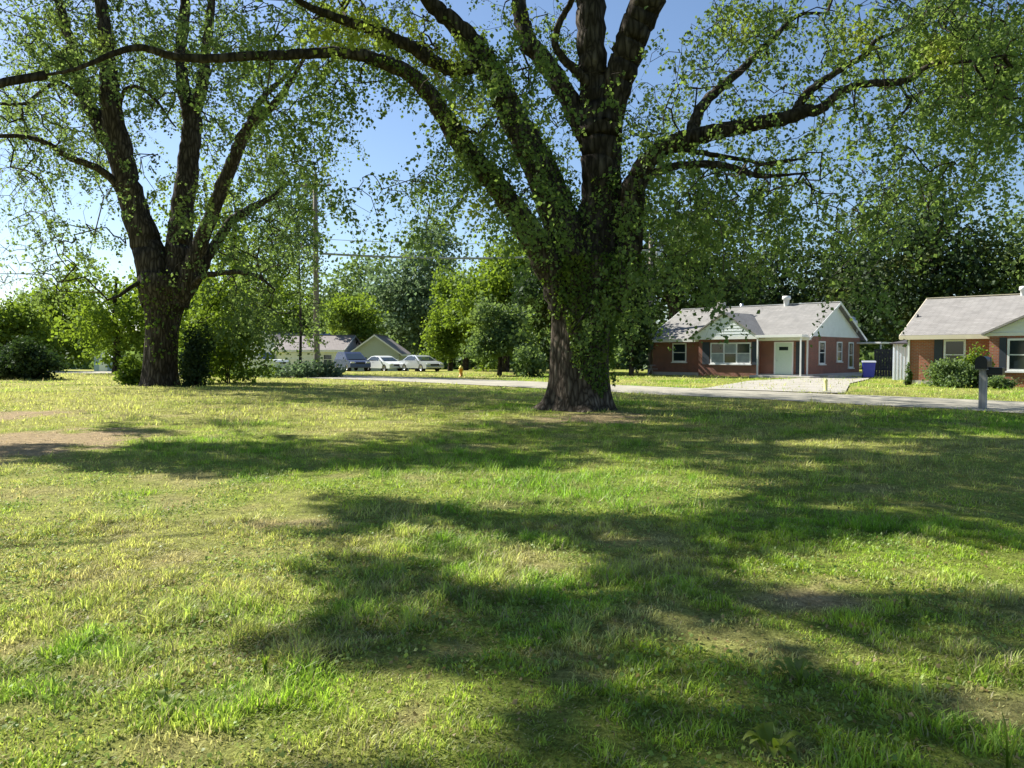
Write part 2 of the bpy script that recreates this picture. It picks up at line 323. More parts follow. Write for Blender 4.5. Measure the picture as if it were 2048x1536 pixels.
def groundmat():
    m = bpy.data.materials.new('lawn_soil'); m.use_nodes = True; nt = m.node_tree; b = nt.nodes['Principled BSDF']; L = nt.links.new
    b.inputs['Roughness'].default_value = 0.97; b.inputs['Specular IOR Level'].default_value = 0.1
    a = nt.nodes.new('ShaderNodeAttribute'); a.attribute_name = 'tone'; tc = nt.nodes.new('ShaderNodeTexCoord')
    n1 = nt.nodes.new('ShaderNodeTexNoise'); n1.inputs['Scale'].default_value = 9; n1.inputs['Detail'].default_value = 9; n1.inputs['Roughness'].default_value = 0.75
    L(tc.outputs['Object'], n1.inputs['Vector'])
    cr = nt.nodes.new('ShaderNodeValToRGB'); cr.color_ramp.elements[0].position = 0.3; cr.color_ramp.elements[1].position = 0.68
    cr.color_ramp.elements[0].color = (0.34, 0.34, 0.32, 1); cr.color_ramp.elements[1].color = (1.3, 1.27, 1.2, 1); L(n1.outputs['Fac'], cr.inputs[0])
    mx = nt.nodes.new('ShaderNodeMixRGB'); mx.blend_type = 'MULTIPLY'; mx.inputs[0].default_value = 1; L(a.outputs['Color'], mx.inputs[1]); L(cr.outputs[0], mx.inputs[2]); L(mx.outputs[0], b.inputs['Base Color'])
    n3 = nt.nodes.new('ShaderNodeTexNoise'); n3.inputs['Scale'].default_value = 55; n3.inputs['Detail'].default_value = 6; n3.inputs['Roughness'].default_value = 0.7; L(tc.outputs['Object'], n3.inputs['Vector'])
    c3 = nt.nodes.new('ShaderNodeValToRGB'); c3.color_ramp.elements[0].position = 0.36; c3.color_ramp.elements[1].position = 0.6; c3.color_ramp.elements[0].color = (0.55, 0.52, 0.44, 1); c3.color_ramp.elements[1].color = (1.15, 1.12, 1.05, 1); L(n3.outputs['Fac'], c3.inputs[0])
    m3 = nt.nodes.new('ShaderNodeMixRGB'); m3.blend_type = 'MULTIPLY'; m3.inputs[0].default_value = 1; L(mx.outputs[0], m3.inputs[1]); L(c3.outputs[0], m3.inputs[2]); L(m3.outputs[0], b.inputs['Base Color'])
    ad = nt.nodes.new('ShaderNodeMath'); ad.operation = 'ADD'; L(n1.outputs['Fac'], ad.inputs[0]); L(n3.outputs['Fac'], ad.inputs[1])
    bp = nt.nodes.new('ShaderNodeBump'); bp.inputs['Strength'].default_value = 0.9; bp.inputs['Distance'].default_value = 0.03; L(ad.outputs[0], bp.inputs['Height']); L(bp.outputs[0], b.inputs['Normal'])
    return m
ground = npmesh('ground', np.stack([GX.ravel(), GY.ravel(), GZ], 1), F, groundmat(), smooth=True, colors=gcol, kind='structure')
# road strip
def strip(name, A, B, z, m, kind='structure', nsub=6):
    n = len(A); V = []; 
    for i in range(n):
        for k in range(nsub + 1):
            p = A[i] * (1 - k / nsub) + B[i] * k / nsub; V.append((p[0], p[1], float(gz(p[0], p[1])) + z))
    F = [(i*(nsub+1)+k, i*(nsub+1)+k+1, (i+1)*(nsub+1)+k+1, (i+1)*(nsub+1)+k) for i in range(n-1) for k in range(nsub)]
    o = npmesh(name, V, F, m, smooth=True); tag(o, kind=kind); return o
strip('road', resample(REs, 400), resample(RF, 400), 0.02, M['asphalt'])

# ------------------------------------------------------------------ houses
def window(parent, x0, x1, z0, z1, y, cols=1, rows=2, face='front', fw=0.09, curtain=False, label=None):
    """window in a wall facing local -y at depth y ('front') or local +x at x=y ('side')"""
    def tr(a0, a1, d0, d1, zz0, zz1):                 # along, depth outwards
        if face == 'front': return (a0, a1, y - d1, y - d0, zz0, zz1)
        return (y + d0, y + d1, a0, a1, zz0, zz1)
    bm = bmesh.new()
    for (a0, a1, b0, b1) in ((x0, x1, z1 - fw, z1), (x0, x1, z0, z0 + fw), (x0, x0 + fw, z0 + fw, z1 - fw), (x1 - fw, x1, z0 + fw, z1 - fw)):
        addbox(bm, *tr(a0, a1, 0.002, 0.06, b0, b1))
    w = bmobj('window', bm, M['white'], parent)
    if label: w['label'] = label
    bm = bmesh.new(); addbox(bm, *tr(x0 - 0.06, x1 + 0.06, 0.004, 0.12, z0 - 0.07, z0 - 0.003)); bmobj('sill', bm, M['white'], w)
    cw = (x1 - x0 - 2 * fw) / cols
    for c in range(cols):
        a = x0 + fw + c * cw; b = a + cw
        rh = (z1 - z0 - 2 * fw) / rows
        for r in range(rows):
            bm = bmesh.new(); zz = z0 + fw + r * rh
            addbox(bm, *tr(a, b, 0.005, 0.022, zz, zz + rh)); bmobj('pane', bm, M['curtain'] if curtain and (c + r) % 2 == 0 else M['glass'], w)
            if r: bm = bmesh.new(); addbox(bm, *tr(a, b, 0.023, 0.05, zz - 0.025, zz + 0.025)); bmobj('rail', bm, M['white'], w)
        if c: bm = bmesh.new(); addbox(bm, *tr(a - 0.05, a + 0.05, 0.024, 0.056, z0 + fw, z1 - fw)); bmobj('mullion', bm, M['white'], w)
    return w
def slab(name, P, th, m, parent):
    """thick sheet from 4 corner points, thickness along its normal downwards"""
    P = [Vector(p) for p in P]; n = (P[1] - P[0]).cross(P[3] - P[0]).normalized()
    if n.z < 0: n = -n
    bm = bmesh.new(); A = [bm.verts.new(p) for p in P]; B = [bm.verts.new(p - n * th) for p in P]
    bm.faces.new(A); bm.faces.new(B[::-1])
    for i in range(4): bm.faces.new((A[i], A[(i+1) % 4], B[(i+1) % 4], B[i]))
    return bmobj(name, bm, m, parent)
def gable_house(name, loc, rz, Lx, W, H, rise, wallm, roofm, gablem, label, over=0.35, found=True, fas=None, cat='house'):
    h = empty(name, loc, rz, label, cat); z0 = -0.3; fas = fas or M['white']
    bm = bmesh.new()
    addbox(bm, 0, Lx, 0, W, z0, H); w = bmobj('wall', bm, wallm, h)
    k = rise / (W / 2)
    # gable ends
    for x0, x1 in ((0.0, 0.12), (Lx - 0.12, Lx)):
        g = prism('gable', [(0, H + 0.003), (W, H + 0.003), (W / 2, H + rise)], 'x', x0, x1, gablem, h)
        for i in range(1, int(rise / 0.2)):
            zz = H + i * 0.2; yy = (zz - H) / k
            xx = x1 if x0 > 0 else x0
            box('siding_board', xx - (0.0 if x0 > 0 else .015), xx + (0.015 if x0 > 0 else 0.0), yy + 0.06, W - yy - 0.06, zz - 0.02, zz + 0.02, gablem, g)
    # roof
    th = 0.10; e = over
    for s in (0, 1):
        if s == 0: P = [(-e, -e, H - e * k + th), (Lx + e, -e, H - e * k + th), (Lx + e, W / 2, H + rise + th), (-e, W / 2, H + rise + th)]
        else: P = [(-e, W + e, H - e * k + th), (-e, W / 2, H + rise + th), (Lx + e, W / 2, H + rise + th), (Lx + e, W + e, H - e * k + th)]
        r = slab('roof', P, th, roofm, h)
    zf = H - e * k
    box('fascia', -e, Lx + e, -e - 0.05, -e - 0.003, zf - 0.12, zf + 0.09, fas, h)
    box('soffit', -e, Lx + e, -e, -0.003, zf - 0.10, zf - 0.07, fas, h)
    for xx in (-e - 0.04, Lx + e + 0.003):
        prism('bargeboard', [(-e, zf - 0.08), (-e, zf + 0.09), (W / 2, H + rise + 0.09), (W + e, zf + 0.09), (W + e, zf - 0.08), (W / 2, H + rise - 0.08)], 'x', xx, xx + 0.037, fas, h)
    box('ridge_cap', -e, Lx + e, W / 2 - 0.12, W / 2 + 0.12, H + rise + th - 0.01, H + rise + th + 0.03, fas if name == 'brick_house' else roofm, h)
    return h
TH = R(-44); U_ = np.array([math.cos(TH), math.sin(TH)]); W_ = np.array([-math.sin(TH), math.cos(TH)])
# --- house with porch gable
D0 = 56.0; X0 = (1305 - 1024) / FPX * D0
def s1(px, back=0):
    a = (px - 1024) / FPX; x0 = X0 + W_[0] * back; d0 = D0 + W_[1] * back
    return (a * d0 - x0) / (U_[0] - U_[1] * a)
L1 = s1(1612); W1 = 9.2; H1 = 2.66
h1 = gable_house('brick_house', (X0, D0, 0.0), TH, L1, W1, H1, 2.25, M['brick'], M['roof'], M['siding'],
                 'red brick bungalow with white porch gable and pale shingle roof, left of the blue bin')
box('foundation', -0.04, L1 + 0.04, -0.04, W1 + 0.04, -0.3, 0.22, M['concrete'], h1)
window(h1, s1(1345), s1(1373), 0.95, 2.3, 0, 1, 2)
xa, xb = s1(1352), s1(1368)
# bay under the porch gable
ba, bb = s1(1405), s1(1520)
box('bay_wall', ba, bb, -0.55, -0.003, -0.3, H1 - 0.003, M['brick'], h1)
window(h1, s1(1421, -0.55), s1(1502, -0.55), 0.85, 2.28, -0.55, 3, 2, curtain=True)
for xs, xe in ((s1(1405, -.55) , s1(1419, -.55)), (s1(1504, -.55), s1(1518, -.55))):
    box('shutter', xs, xe, -0.60, -0.553, 0.8, 2.33, M['shutter'], h1)
ga, gb = s1(1398), s1(1528); gm = (ga + gb) / 2; gr = 1.55; gyf = -0.95
gab = prism('porch_gable', [(ga, H1 + 0.02), (gb, H1 + 0.02), (gm, H1 + gr)], 'y', gyf, gyf + 0.12, M['siding'], h1)
for i in range(1, 7):
    zz = H1 + i * 0.2; f = 1 - (zz - H1) / gr
    box('siding_board', gm - (gm - ga) * f + 0.08, gm + (gb - gm) * f - 0.08, gyf - 0.015, gyf, zz - 0.02, zz + 0.02, M['siding'], gab)
depth = (gr + 0.1) / (2.25 / (W1 / 2)) + 0.1
for sgn in (-1, 1):
    e = 0.28; xo = gm + sgn * ((gb - gm) + e); zo = H1 - e * gr / (gb - gm) + 0.12
    slab('porch_roof', [(xo, gyf - 0.15, zo), (gm, gyf - 0.15, H1 + gr + 0.12), (gm, depth, H1 + gr + 0.12), (xo, depth * 0.15, zo)] if sgn < 0 else
         [(gm, gyf - 0.15, H1 + gr + 0.12), (xo, gyf - 0.15, zo), (xo, depth * 0.15, zo), (gm, depth, H1 + gr + 0.12)], 0.09, M['roof'], h1)
box('porch_beam', ga, gb, gyf, gyf + 0.14, H1 - 0.16, H1 + 0.017, M['white'], h1)
box('porch_ceiling', ga + 0.02, gb - 0.02, gyf + 0.145, -0.554, H1 - 0.08, H1 + 0.012, M['white'], h1)
# porch canopy over the door
pa, pb = s1(1528), L1 + 0.3
box('canopy', pa + 0.01, pb, -1.35, -0.42, H1 - 0.10, H1 + 0.06, M['white'], h1, bevel=0.01)
for px in (pa + 0.15, pb - 0.12): box('porch_post', px - 0.04, px + 0.04, -1.3, -1.22, 0.15, H1 - 0.102, M['white'], h1)
da, db = s1(1551), s1(1584)
bm = bmesh.new(); addbox(bm, da - 0.09, da, -0.07, -0.003, 0.16, 2.3); addbox(bm, db, db + 0.09, -0.07, -0.003, 0.16, 2.3); addbox(bm, da, db, -0.07, -0.003, 2.21, 2.3)
bmobj('door_frame', bm, M['white'], h1)
dr = box('door', da + 0.003, db - 0.003, -0.045, -0.004, 0.17, 2.207, M['door'], h1)
lathe('handle', [(0.001, 0), (0.03, 0.0), (0.035, 0.03), (0.02, 0.05), (0.001, 0.05)], M['metal'], dr, 10, (da + 0.12, -0.1, 1.1), 'y')
box('door_window', da + 0.25, db - 0.25, -0.055, -0.046, 1.75, 1.98, M['glass'], dr)
box('shutter', s1(1592), s1(1609), -0.05, -0.003, 0.25, 2.3, M['shutter'], h1)  # dark panel standing in for the porch shadow beside the door
box('step', s1(1520), L1 + 0.9, -1.5, -0.045, -0.1, 0.14, M['concrete'], h1, bevel=0.015)
box('step', L1 + 0.045, L1 + 1.0, 1.0, W1 - 1, -0.1, 0.18, M['concrete'], h1, bevel=0.015)
box('downpipe', L1 + 0.003, L1 + 0.08, 0.02, 0.12, 0.1, H1 - 0.15, M['white'], h1)
for ya, yb, zb in ((1.9, 2.9, 0.85), (4.9, 5.8, 1.0), (7.0, 7.9, 0.55)):
    window(h1, ya, yb, zb, 2.35, L1, 1, 2, face='side')
box('rear_canopy', L1 - 1.2, L1 + 1.7, W1 - 0.6, W1 + 1.6, H1 - 0.42, H1 - 0.3, M['white'], h1, bevel=0.02)
for px in (L1 + 1.55,): box('canopy_post', px, px + 0.08, W1 - 0.5, W1 - 0.42, 0, H1 - 0.422, M['white'], h1)
lathe('roof_vent', [(0.001, 0.75), (0.27, 0.72), (0.30, 0.5), (0.2, 0.45), (0.17, 0.0)], M['white'], h1, 16, (s1(1573, 4.6), W1 / 2 - 0.15, H1 + 2.2))
lathe('roof_vent', [(0.001, 0.45), (0.12, 0.42), (0.12, 0.0)], M['metal'], h1, 12, (s1(1478, 4.6), W1 / 2 + 0.3, H1 + 2.15))
box('chimney', s1(1440, 4.6) - 0.3, s1(1440, 4.6) + 0.3, W1 / 2 - 0.25, W1 / 2 + 0.25, H1 + 1.9, H1 + 2.75, M['concrete'], h1, bevel=0.03)
ds = empty('satellite_dish', (0, 0, 0)); ds.parent = h1; ds.location = (L1 + 0.25, W1 * 0.86, H1 + 0.75)
lathe('dish', [(0.001, 0.0), (0.15, 0.02), (0.28, 0.07), (0.36, 0.13)], M['metal'], ds, 20, (0, 0, 0.45), 'y').rotation_euler = (R(-15), 0, R(70))
lathe('mast', [(0.025, -0.4), (0.025, 0.5)], M['metal'], ds, 8)
# --- right-hand house
D2 = 38.5; X2 = (1815 - 1024) / FPX * D2
def s2(px, back=0):
    a = (px - 1024) / FPX; x0 = X2 + W_[0] * back; d0 = D2 + W_[1] * back
    return (a * d0 - x0) / (U_[0] - U_[1] * a)
H2 = 2.48; L2 = 15.0; W2 = 8.2
h2 = gable_house('brick_house', (X2, D2, 0.0), TH, L2, W2, H2, 1.95, M['brick2'], M['roof2'], M['siding'],
                 'orange brick bungalow at the right edge behind the shrubs and mailbox', over=0.3, fas=M['cream'])
box('foundation', -0.03, L2 + 0.03, -0.03, W2 + 0.03, -0.3, 0.18, M['concrete'], h2)
window(h2, s2(1887), s2(1931), 0.72, 2.2, 0, 1, 2)
box('shutter', s2(1868), s2(1885), -0.05, -0.003, 0.68, 2.24, M['shutter'], h2)
box('downpipe', 0.02, 0.10, -0.09, -0.003, 0.05, H2 - 0.15, M['white'], h2)
ca2, cb2 = s2(1987), s2(1987) + 5.2; pj = -0.9
box('wing_wall', ca2, cb2, pj, -0.003, -0.3, H2 - 0.003, M['brick2'], h2)
cm = (ca2 + cb2) / 2; cr2 = 1.25
gab = prism('wing_gable', [(ca2, H2), (cb2, H2), (cm, H2 + cr2)], 'y', pj, pj + 0.12, M['siding'], h2)
for i in range(1, 6):
    zz = H2 + i * 0.2; f = 1 - (zz - H2) / cr2
    box('siding_board', cm - (cm - ca2) * f + 0.08, cm + (cb2 - cm) * f - 0.08, pj - 0.015, pj, zz - 0.02, zz + 0.02, M['siding'], gab)
for sgn in (-1, 1):
    e = 0.3; xo = cm + sgn * ((cb2 - cm) + e); zo = H2 - e * cr2 / (cb2 - cm) + 0.10; dd = (cr2 + .1) / (1.95 / (W2 / 2))
    slab('wing_roof', [(xo, pj - 0.3, zo), (cm, pj - 0.3, H2 + cr2 + 0.1), (cm, dd, H2 + cr2 + 0.1), (xo, 0.1, zo)], 0.09, M['roof2'], h2)
box('wing_fascia', ca2 - 0.25, cb2 + 0.25, pj - 0.05, pj - 0.003, H2 - 0.16, H2 - 0.005, M['white'], h2)
window(h2, s2(2014, pj), s2(2014, pj) + 1.7, 0.72, 2.2, pj, 2, 2)
box('shutter', s2(1998, pj), s2(2012, pj), pj - 0.05, pj - 0.003, 0.68, 2.24, M['shutter'], h2)
lathe('roof_vent', [(0.001, 0.5), (0.16, 0.47), (0.18, 0.3), (0.12, 0.27), (0.1, 0.0)], M['white'], h2, 14, (s2(2042, 4), W2 / 2 - 0.1, H2 + 1.95))
lathe('roof_vent', [(0.001, 0.25), (0.07, 0.24), (0.07, 0.0)], M['black'], h2, 10, (s2(1835, 2), 1.8, H2 + 0.85))
# --- driveways and walk
def poly_sheet(name, pts, z, m):
    bm = bmesh.new(); f = bm.faces.new([bm.verts.new((p[0], p[1], 0)) for p in pts])
    bmesh.ops.triangulate(bm, faces=[f]); 
    for _ in range(4): bmesh.ops.subdivide_edges(bm, edges=[e for e in bm.edges if e.calc_length() > 0.9], cuts=1, use_grid_fill=True); bmesh.ops.triangulate(bm, faces=bm.faces)
    for v in bm.verts: v.co.z = float(gz(v.co.x, v.co.y)) + z
    o = bmobj(name, bm, m); tag(o, kind='structure'); return o
def loc1(x, y): return np.array([X0, D0]) + U_ * x + W_ * y
def px_ground(x, y):
    k = EYE * FPX / 1.0; p = at(x, y, 10.0); t = EYE / (EYE - p[2]); return np.array([p[0] * t, 10 * t])
dA = px_ground(1350, 779); dB = px_ground(1700, 789); 
poly_sheet('driveway', [px_ground(1400, 779.5), px_ground(1690, 788), px_ground(1700, 768), px_ground(1735, 760), loc1(L1 + 2.6, 4), loc1(L1 + 1.1, 0.5), loc1(L1 + 0.5, -1.6), px_ground(1500, 763)], 0.045, M['drive'])

# --- far houses
def far_at(px, D): return (px - 1024) / FPX * D
hA = gable_house('garage_house', (far_at(552, 78), 78, -0.45), R(-6), 7.0, 7, 2.45, 1.45, M['white'], M['roof_mauve'], M['siding'],
                 'low white house with mauve roof behind the utility pole', over=0.3, cat='house')
bm = bmesh.new(); addbox(bm, 1.0, 4.2, -0.06, -0.003, 0.0, 2.1); gd = bmobj('garage_door', bm, M['siding'], hA)
for i in range(4): box('door_panel', 1.08, 4.12, -0.075, -0.062, 0.08 + i * 0.5, 0.5 + i * 0.5, M['white'], gd)
hA2 = gable_house('white_house', (far_at(512, 90) , 93, -0.8), R(84), 8, 5.6, 2.45, 1.9, M['white'], M['roof_mauve'], M['siding'],
                  'white gabled house seen beside the shrubs right of the left maple', over=0.3)
hA2.location = (far_at(590, 82), 80, -0.45)
hA3 = gable_house('tall_house', (far_at(560, 108), 110, -0.8), R(8), 6.0, 8, 3.6, 1.9, M['white'], M['roof_slate'], M['siding'],
                  'taller house with slate blue roof behind the mauve roof', over=0.3)
hB = gable_house('sage_house', (far_at(797, 84), 78, -0.8), R(90), 7.5, 4.9, 2.5, 1.75, M['sage'], M['roof_mauve'], M['sage'],
                 'sage green gabled garage behind the silver cars', over=0.35)
hB.location = (far_at(798, 78), 78, -0.8)
for hh, x0, x1 in ((hA, 5.0, 6.0), (hA2, 2.0, 3.0)): window(hh, x0, x1, 0.9, 2.0, 0, 1, 2)
hA4 = gable_house('white_house', (far_at(470, 92), 92, -0.8), R(-4), 5.4, 7, 2.5, 1.7, M['white'], M['roof_mauve'], M['siding'],
                  'white house with dark windows showing through leaves left of the pole', over=0.3)
for x0 in (0.5, 2.2, 3.9): window(hA4, x0, x0 + 1.0, 0.8, 2.1, 0, 1, 2)
shd = empty('garden_shed', (far_at(188, 88), 88, -0.8), R(5), 'pale blue garden shed glimpsed under trees left of the left maple', 'shed')
box('wall', 0, 2.1, 0, 2, -0.2, 2.0, M['pale_blue'], shd)
prism('roof', [(-0.1, 1.95), (2.2, 1.95), (1.05, 2.5)], 'y', -0.1, 2.1, M['siding'], shd)
box('door', 0.6, 1.5, -0.04, -0.003, 0, 1.8, M['siding'], shd)

# --- ribbed shed, dark fence, bin between the two brick houses
fc = np.array([far_at(1754, 50), 50.0])
fen = empty('board_fence', (far_at(1748, 52), 52, 0), R(-20), 'dark board fence in the gap between the two brick houses', 'fence')
for i in range(13): box('board', i * 0.17, i * 0.17 + 0.155, 0, 0.025, -0.1, 1.85 + random.uniform(-.02, .02), M['fence'], fen)
box('rail', 0, 2.2, 0.028, 0.07, 0.4, 0.5, M['fence'], fen); box('rail', 0, 2.2, 0.028, 0.07, 1.4, 1.5, M['fence'], fen)
rs = empty('ribbed_shed', (far_at(1785, 44), 44.0, 0), R(-44), 'white ribbed metal shed beside the orange brick house', 'shed')
box('wall', 0, 2.0, 0, 2.5, -0.1, 2.1, M['shed'], rs)
for i in range(11): box('rib', 0.05 + i * 0.18, 0.12 + i * 0.18, -0.03, -0.003, -0.1, 2.08, M['shed'], rs)
slab('roof', [(-0.15, -0.2, 2.14), (2.15, -0.2, 2.14), (2.15, 2.65, 2.35), (-0.15, 2.65, 2.35)], 0.06, M['fence'], rs)
bn = empty('wheeled_bin', (far_at(1737, 47), 47, 0), R(-20), 'blue wheeled bin with pale lid beside the brick bungalow', 'bin')
bm = bmesh.new(); v = addbox(bm, -0.36, 0.36, -0.36, 0.36, 0.08, 0.98)
for q in v[:4]: q.co.x *= 0.82; q.co.y *= 0.78
bmobj('body', bm, M['blue_bin'], bn, bevel=0.03)
lid = prism('lid', [(-0.42, 0.985), (0.40, 0.985), (0.40, 1.02), (0.1, 1.10), (-0.38, 1.05)], 'x', -0.39, 0.39, M['bin_lid'], bn, bevel=0.01)
box('handle', -0.3, 0.3, 0.42, 0.46, 0.93, 0.98, M['blue_bin'], bn)
for s in (-1, 1):
    w = lathe('wheel', [(0.001, -0.03), (0.12, -0.03), (0.12, 0.03), (0.001, 0.03)], M['rubber'], bn, 16); w.rotation_euler = (0, R(90), 0); w.location = (s * 0.3, 0.3, 0.12)
# picnic table left of the bungalow
pt = empty('picnic_table', (far_at(1284, 55), 55, 0), R(-30), 'weathered picnic table in the shade at the bungalow\'s left end', 'picnic table')
for i in range(4): box('tabletop_plank', -0.9, 0.9, -0.36 + i * 0.18, -0.20 + i * 0.18, 0.70, 0.74, M['wood_post'], pt)
for s in (-1, 1):
    bnch = box('bench', -0.9, 0.9, s * 0.7 - 0.13, s * 0.7 + 0.13, 0.42, 0.46, M['wood_post'], pt)
for s in (-0.6, 0.6):
    prism('leg', [(-0.6, 0), (-0.5, 0), (0.3, 0.69), (0.2, 0.69)], 'x', s, s + 0.07, M['wood_post'], pt)
    prism('leg', [(0.6, 0), (0.5, 0), (-0.3, 0.69), (-0.2, 0.69)], 'x', s + 0.075, s + 0.145, M['wood_post'], pt)

# ------------------------------------------------------------------ mailbox
mb = empty('mailbox', (far_at(1967, 20.4), 20.4, float(gz(12.66, 20.4))), R(-44), 'black mailbox on a weathered pale wooden post at the roadside', 'mailbox')
box('post', -0.085, 0.085, -0.085, 0.085, -0.1, 1.06, M['wood_post'], mb, bevel=0.008)
prof = [(-0.135, 0.0), (-0.135, 0.19)] + [(-0.135 * math.cos(a), 0.19 + 0.14 * math.sin(a)) for a in np.linspace(0.2, math.pi - 0.2, 9)] + [(0.135, 0.19), (0.135, 0.0)]
box('shelf', -0.14, 0.14, -0.24, 0.28, 1.063, 1.09, M['wood_post'], mb)
prism('box', [(x, z + 1.093) for x, z in prof], 'y', -0.26, 0.30, M['black'], mb, bevel=0.006)
prism('door', [(x * 1.06, z * 1.04 + 1.088) for x, z in prof], 'y', -0.285, -0.263, M['black'], mb)
bm = bmesh.new(); addbox(bm, 0.172, 0.18, -0.12, -0.09, 1.18, 1.40); addbox(bm, 0.172, 0.18, -0.09, 0.0, 1.34, 1.40); bmobj('flag', bm, M['shutter'], mb)
bm = bmesh.new(); addbox(bm, 0.1, 0.46, -0.1, 0.2, 0.93, 1.13); bmobj('paper_box', bm, M['black'], mb, bevel=0.03)

# ------------------------------------------------------------------ hydrant and marker
hd = empty('fire_hydrant', (far_at(922, 51), 51, 0.0), 0, 'small orange and yellow fire hydrant on the far lawn', 'hydrant')
lathe('barrel', [(0.17, -0.05), (0.17, 0.04), (0.11, 0.05), (0.11, 0.50), (0.14, 0.51), (0.14, 0.55)], M['orange'], hd, 16)
lathe('bonnet', [(0.14, 0.55), (0.13, 0.62), (0.09, 0.69), (0.03, 0.72), (0.03, 0.77), (0.001, 0.77)], M['yellow'], hd, 16)
for s in (-1, 1):
    c = lathe('nozzle', [(0.001, 0.18), (0.055, 0.18), (0.055, 0.08)], M['yellow'], hd, 10); c.location = (0, 0, 0.42); c.rotation_euler = (0, s * R(90), 0)
mk = empty('marker_post', (far_at(1652, 30), 30, 0.0), 0, 'pale yellow stubby marker post on the far roadside lawn', 'marker post')
lathe('post', [(0.09, -0.05), (0.085, 0.03), (0.065, 0.05), (0.06, 0.40)], M['pale_yellow'], mk, 16)
lathe('cap', [(0.075, 0.40), (0.075, 0.46), (0.05, 0.50), (0.001, 0.515)], M['pale_yellow'], mk, 16)

# ------------------------------------------------------------------ utility pole and cables
pD = 50.0; pX = far_at(634, pD)
up = empty('utility_pole', (pX, pD, 0), 0, 'tall wooden utility pole beside the far shrubs, left of centre', 'utility pole')
lathe('pole', [(0.20, -0.3), (0.19, 4), (0.165, 9), (0.14, 13.2), (0.001, 13.22)], M['pole'], up, 14)
box('crossarm', -1.1, 1.1, -0.26, -0.16, 12.4, 12.52, M['pole'], up)
for xx in (-1.0, -0.5, 0.5, 1.0): lathe('insulator', [(0.03, 12.522), (0.06, 12.56), (0.03, 12.6), (0.05, 12.66), (0.001, 12.68)], M['metal'], up, 8, (xx, -0.21, 0))
q2D = 57.0; q2X = far_at(1300, q2D)
up2 = empty('utility_pole', (q2X, q2D, 0), 0, 'second utility pole mostly hidden in foliage right of the large maple', 'utility pole')
lathe('pole', [(0.19, -0.3), (0.17, 4), (0.14, 10.2), (0.001, 10.22)], M['pole'], up2, 14)
box('crossarm', -0.2, 1.6, -0.24, -0.15, 9.7, 9.82, M['pole'], up2)
box('transformer', 0.3, 0.8, -0.75, -0.27, 8.6, 9.4, M['metal'], up2, bevel=0.08)
def cable(name, a, b, sag, r, label, n=40):
    a = np.array(a); b = np.array(b); V = []; F = []
    for i in range(n + 1):
        t = i / n; p = a * (1 - t) + b * t; p = p - np.array([0, 0, sag * 4 * t * (1 - t)])
        for k in range(6):
            an = k * math.pi / 3; V.append(p + np.array([0, r * math.cos(an), r * math.sin(an)]))
    for i in range(n):
        for k in range(6): F.append((i*6+k, i*6+(k+1) % 6, (i+1)*6+(k+1) % 6, (i+1)*6+k))
    o = npmesh(name, V, F, M['cable'], smooth=True); return tag(o, label, 'cable')
cable('communication_cable', at(640, 507, pD - 0.25), at(1300, 500, q2D - 0.2), 0.45, 0.075, 'thick pale communication cable strung from the pole behind the large maple')
cable('power_wire', at(640, 478, pD - 0.25), at(1300, 480, q2D - 0.2), 0.3, 0.018, 'thin upper wire strung above the thick cable')

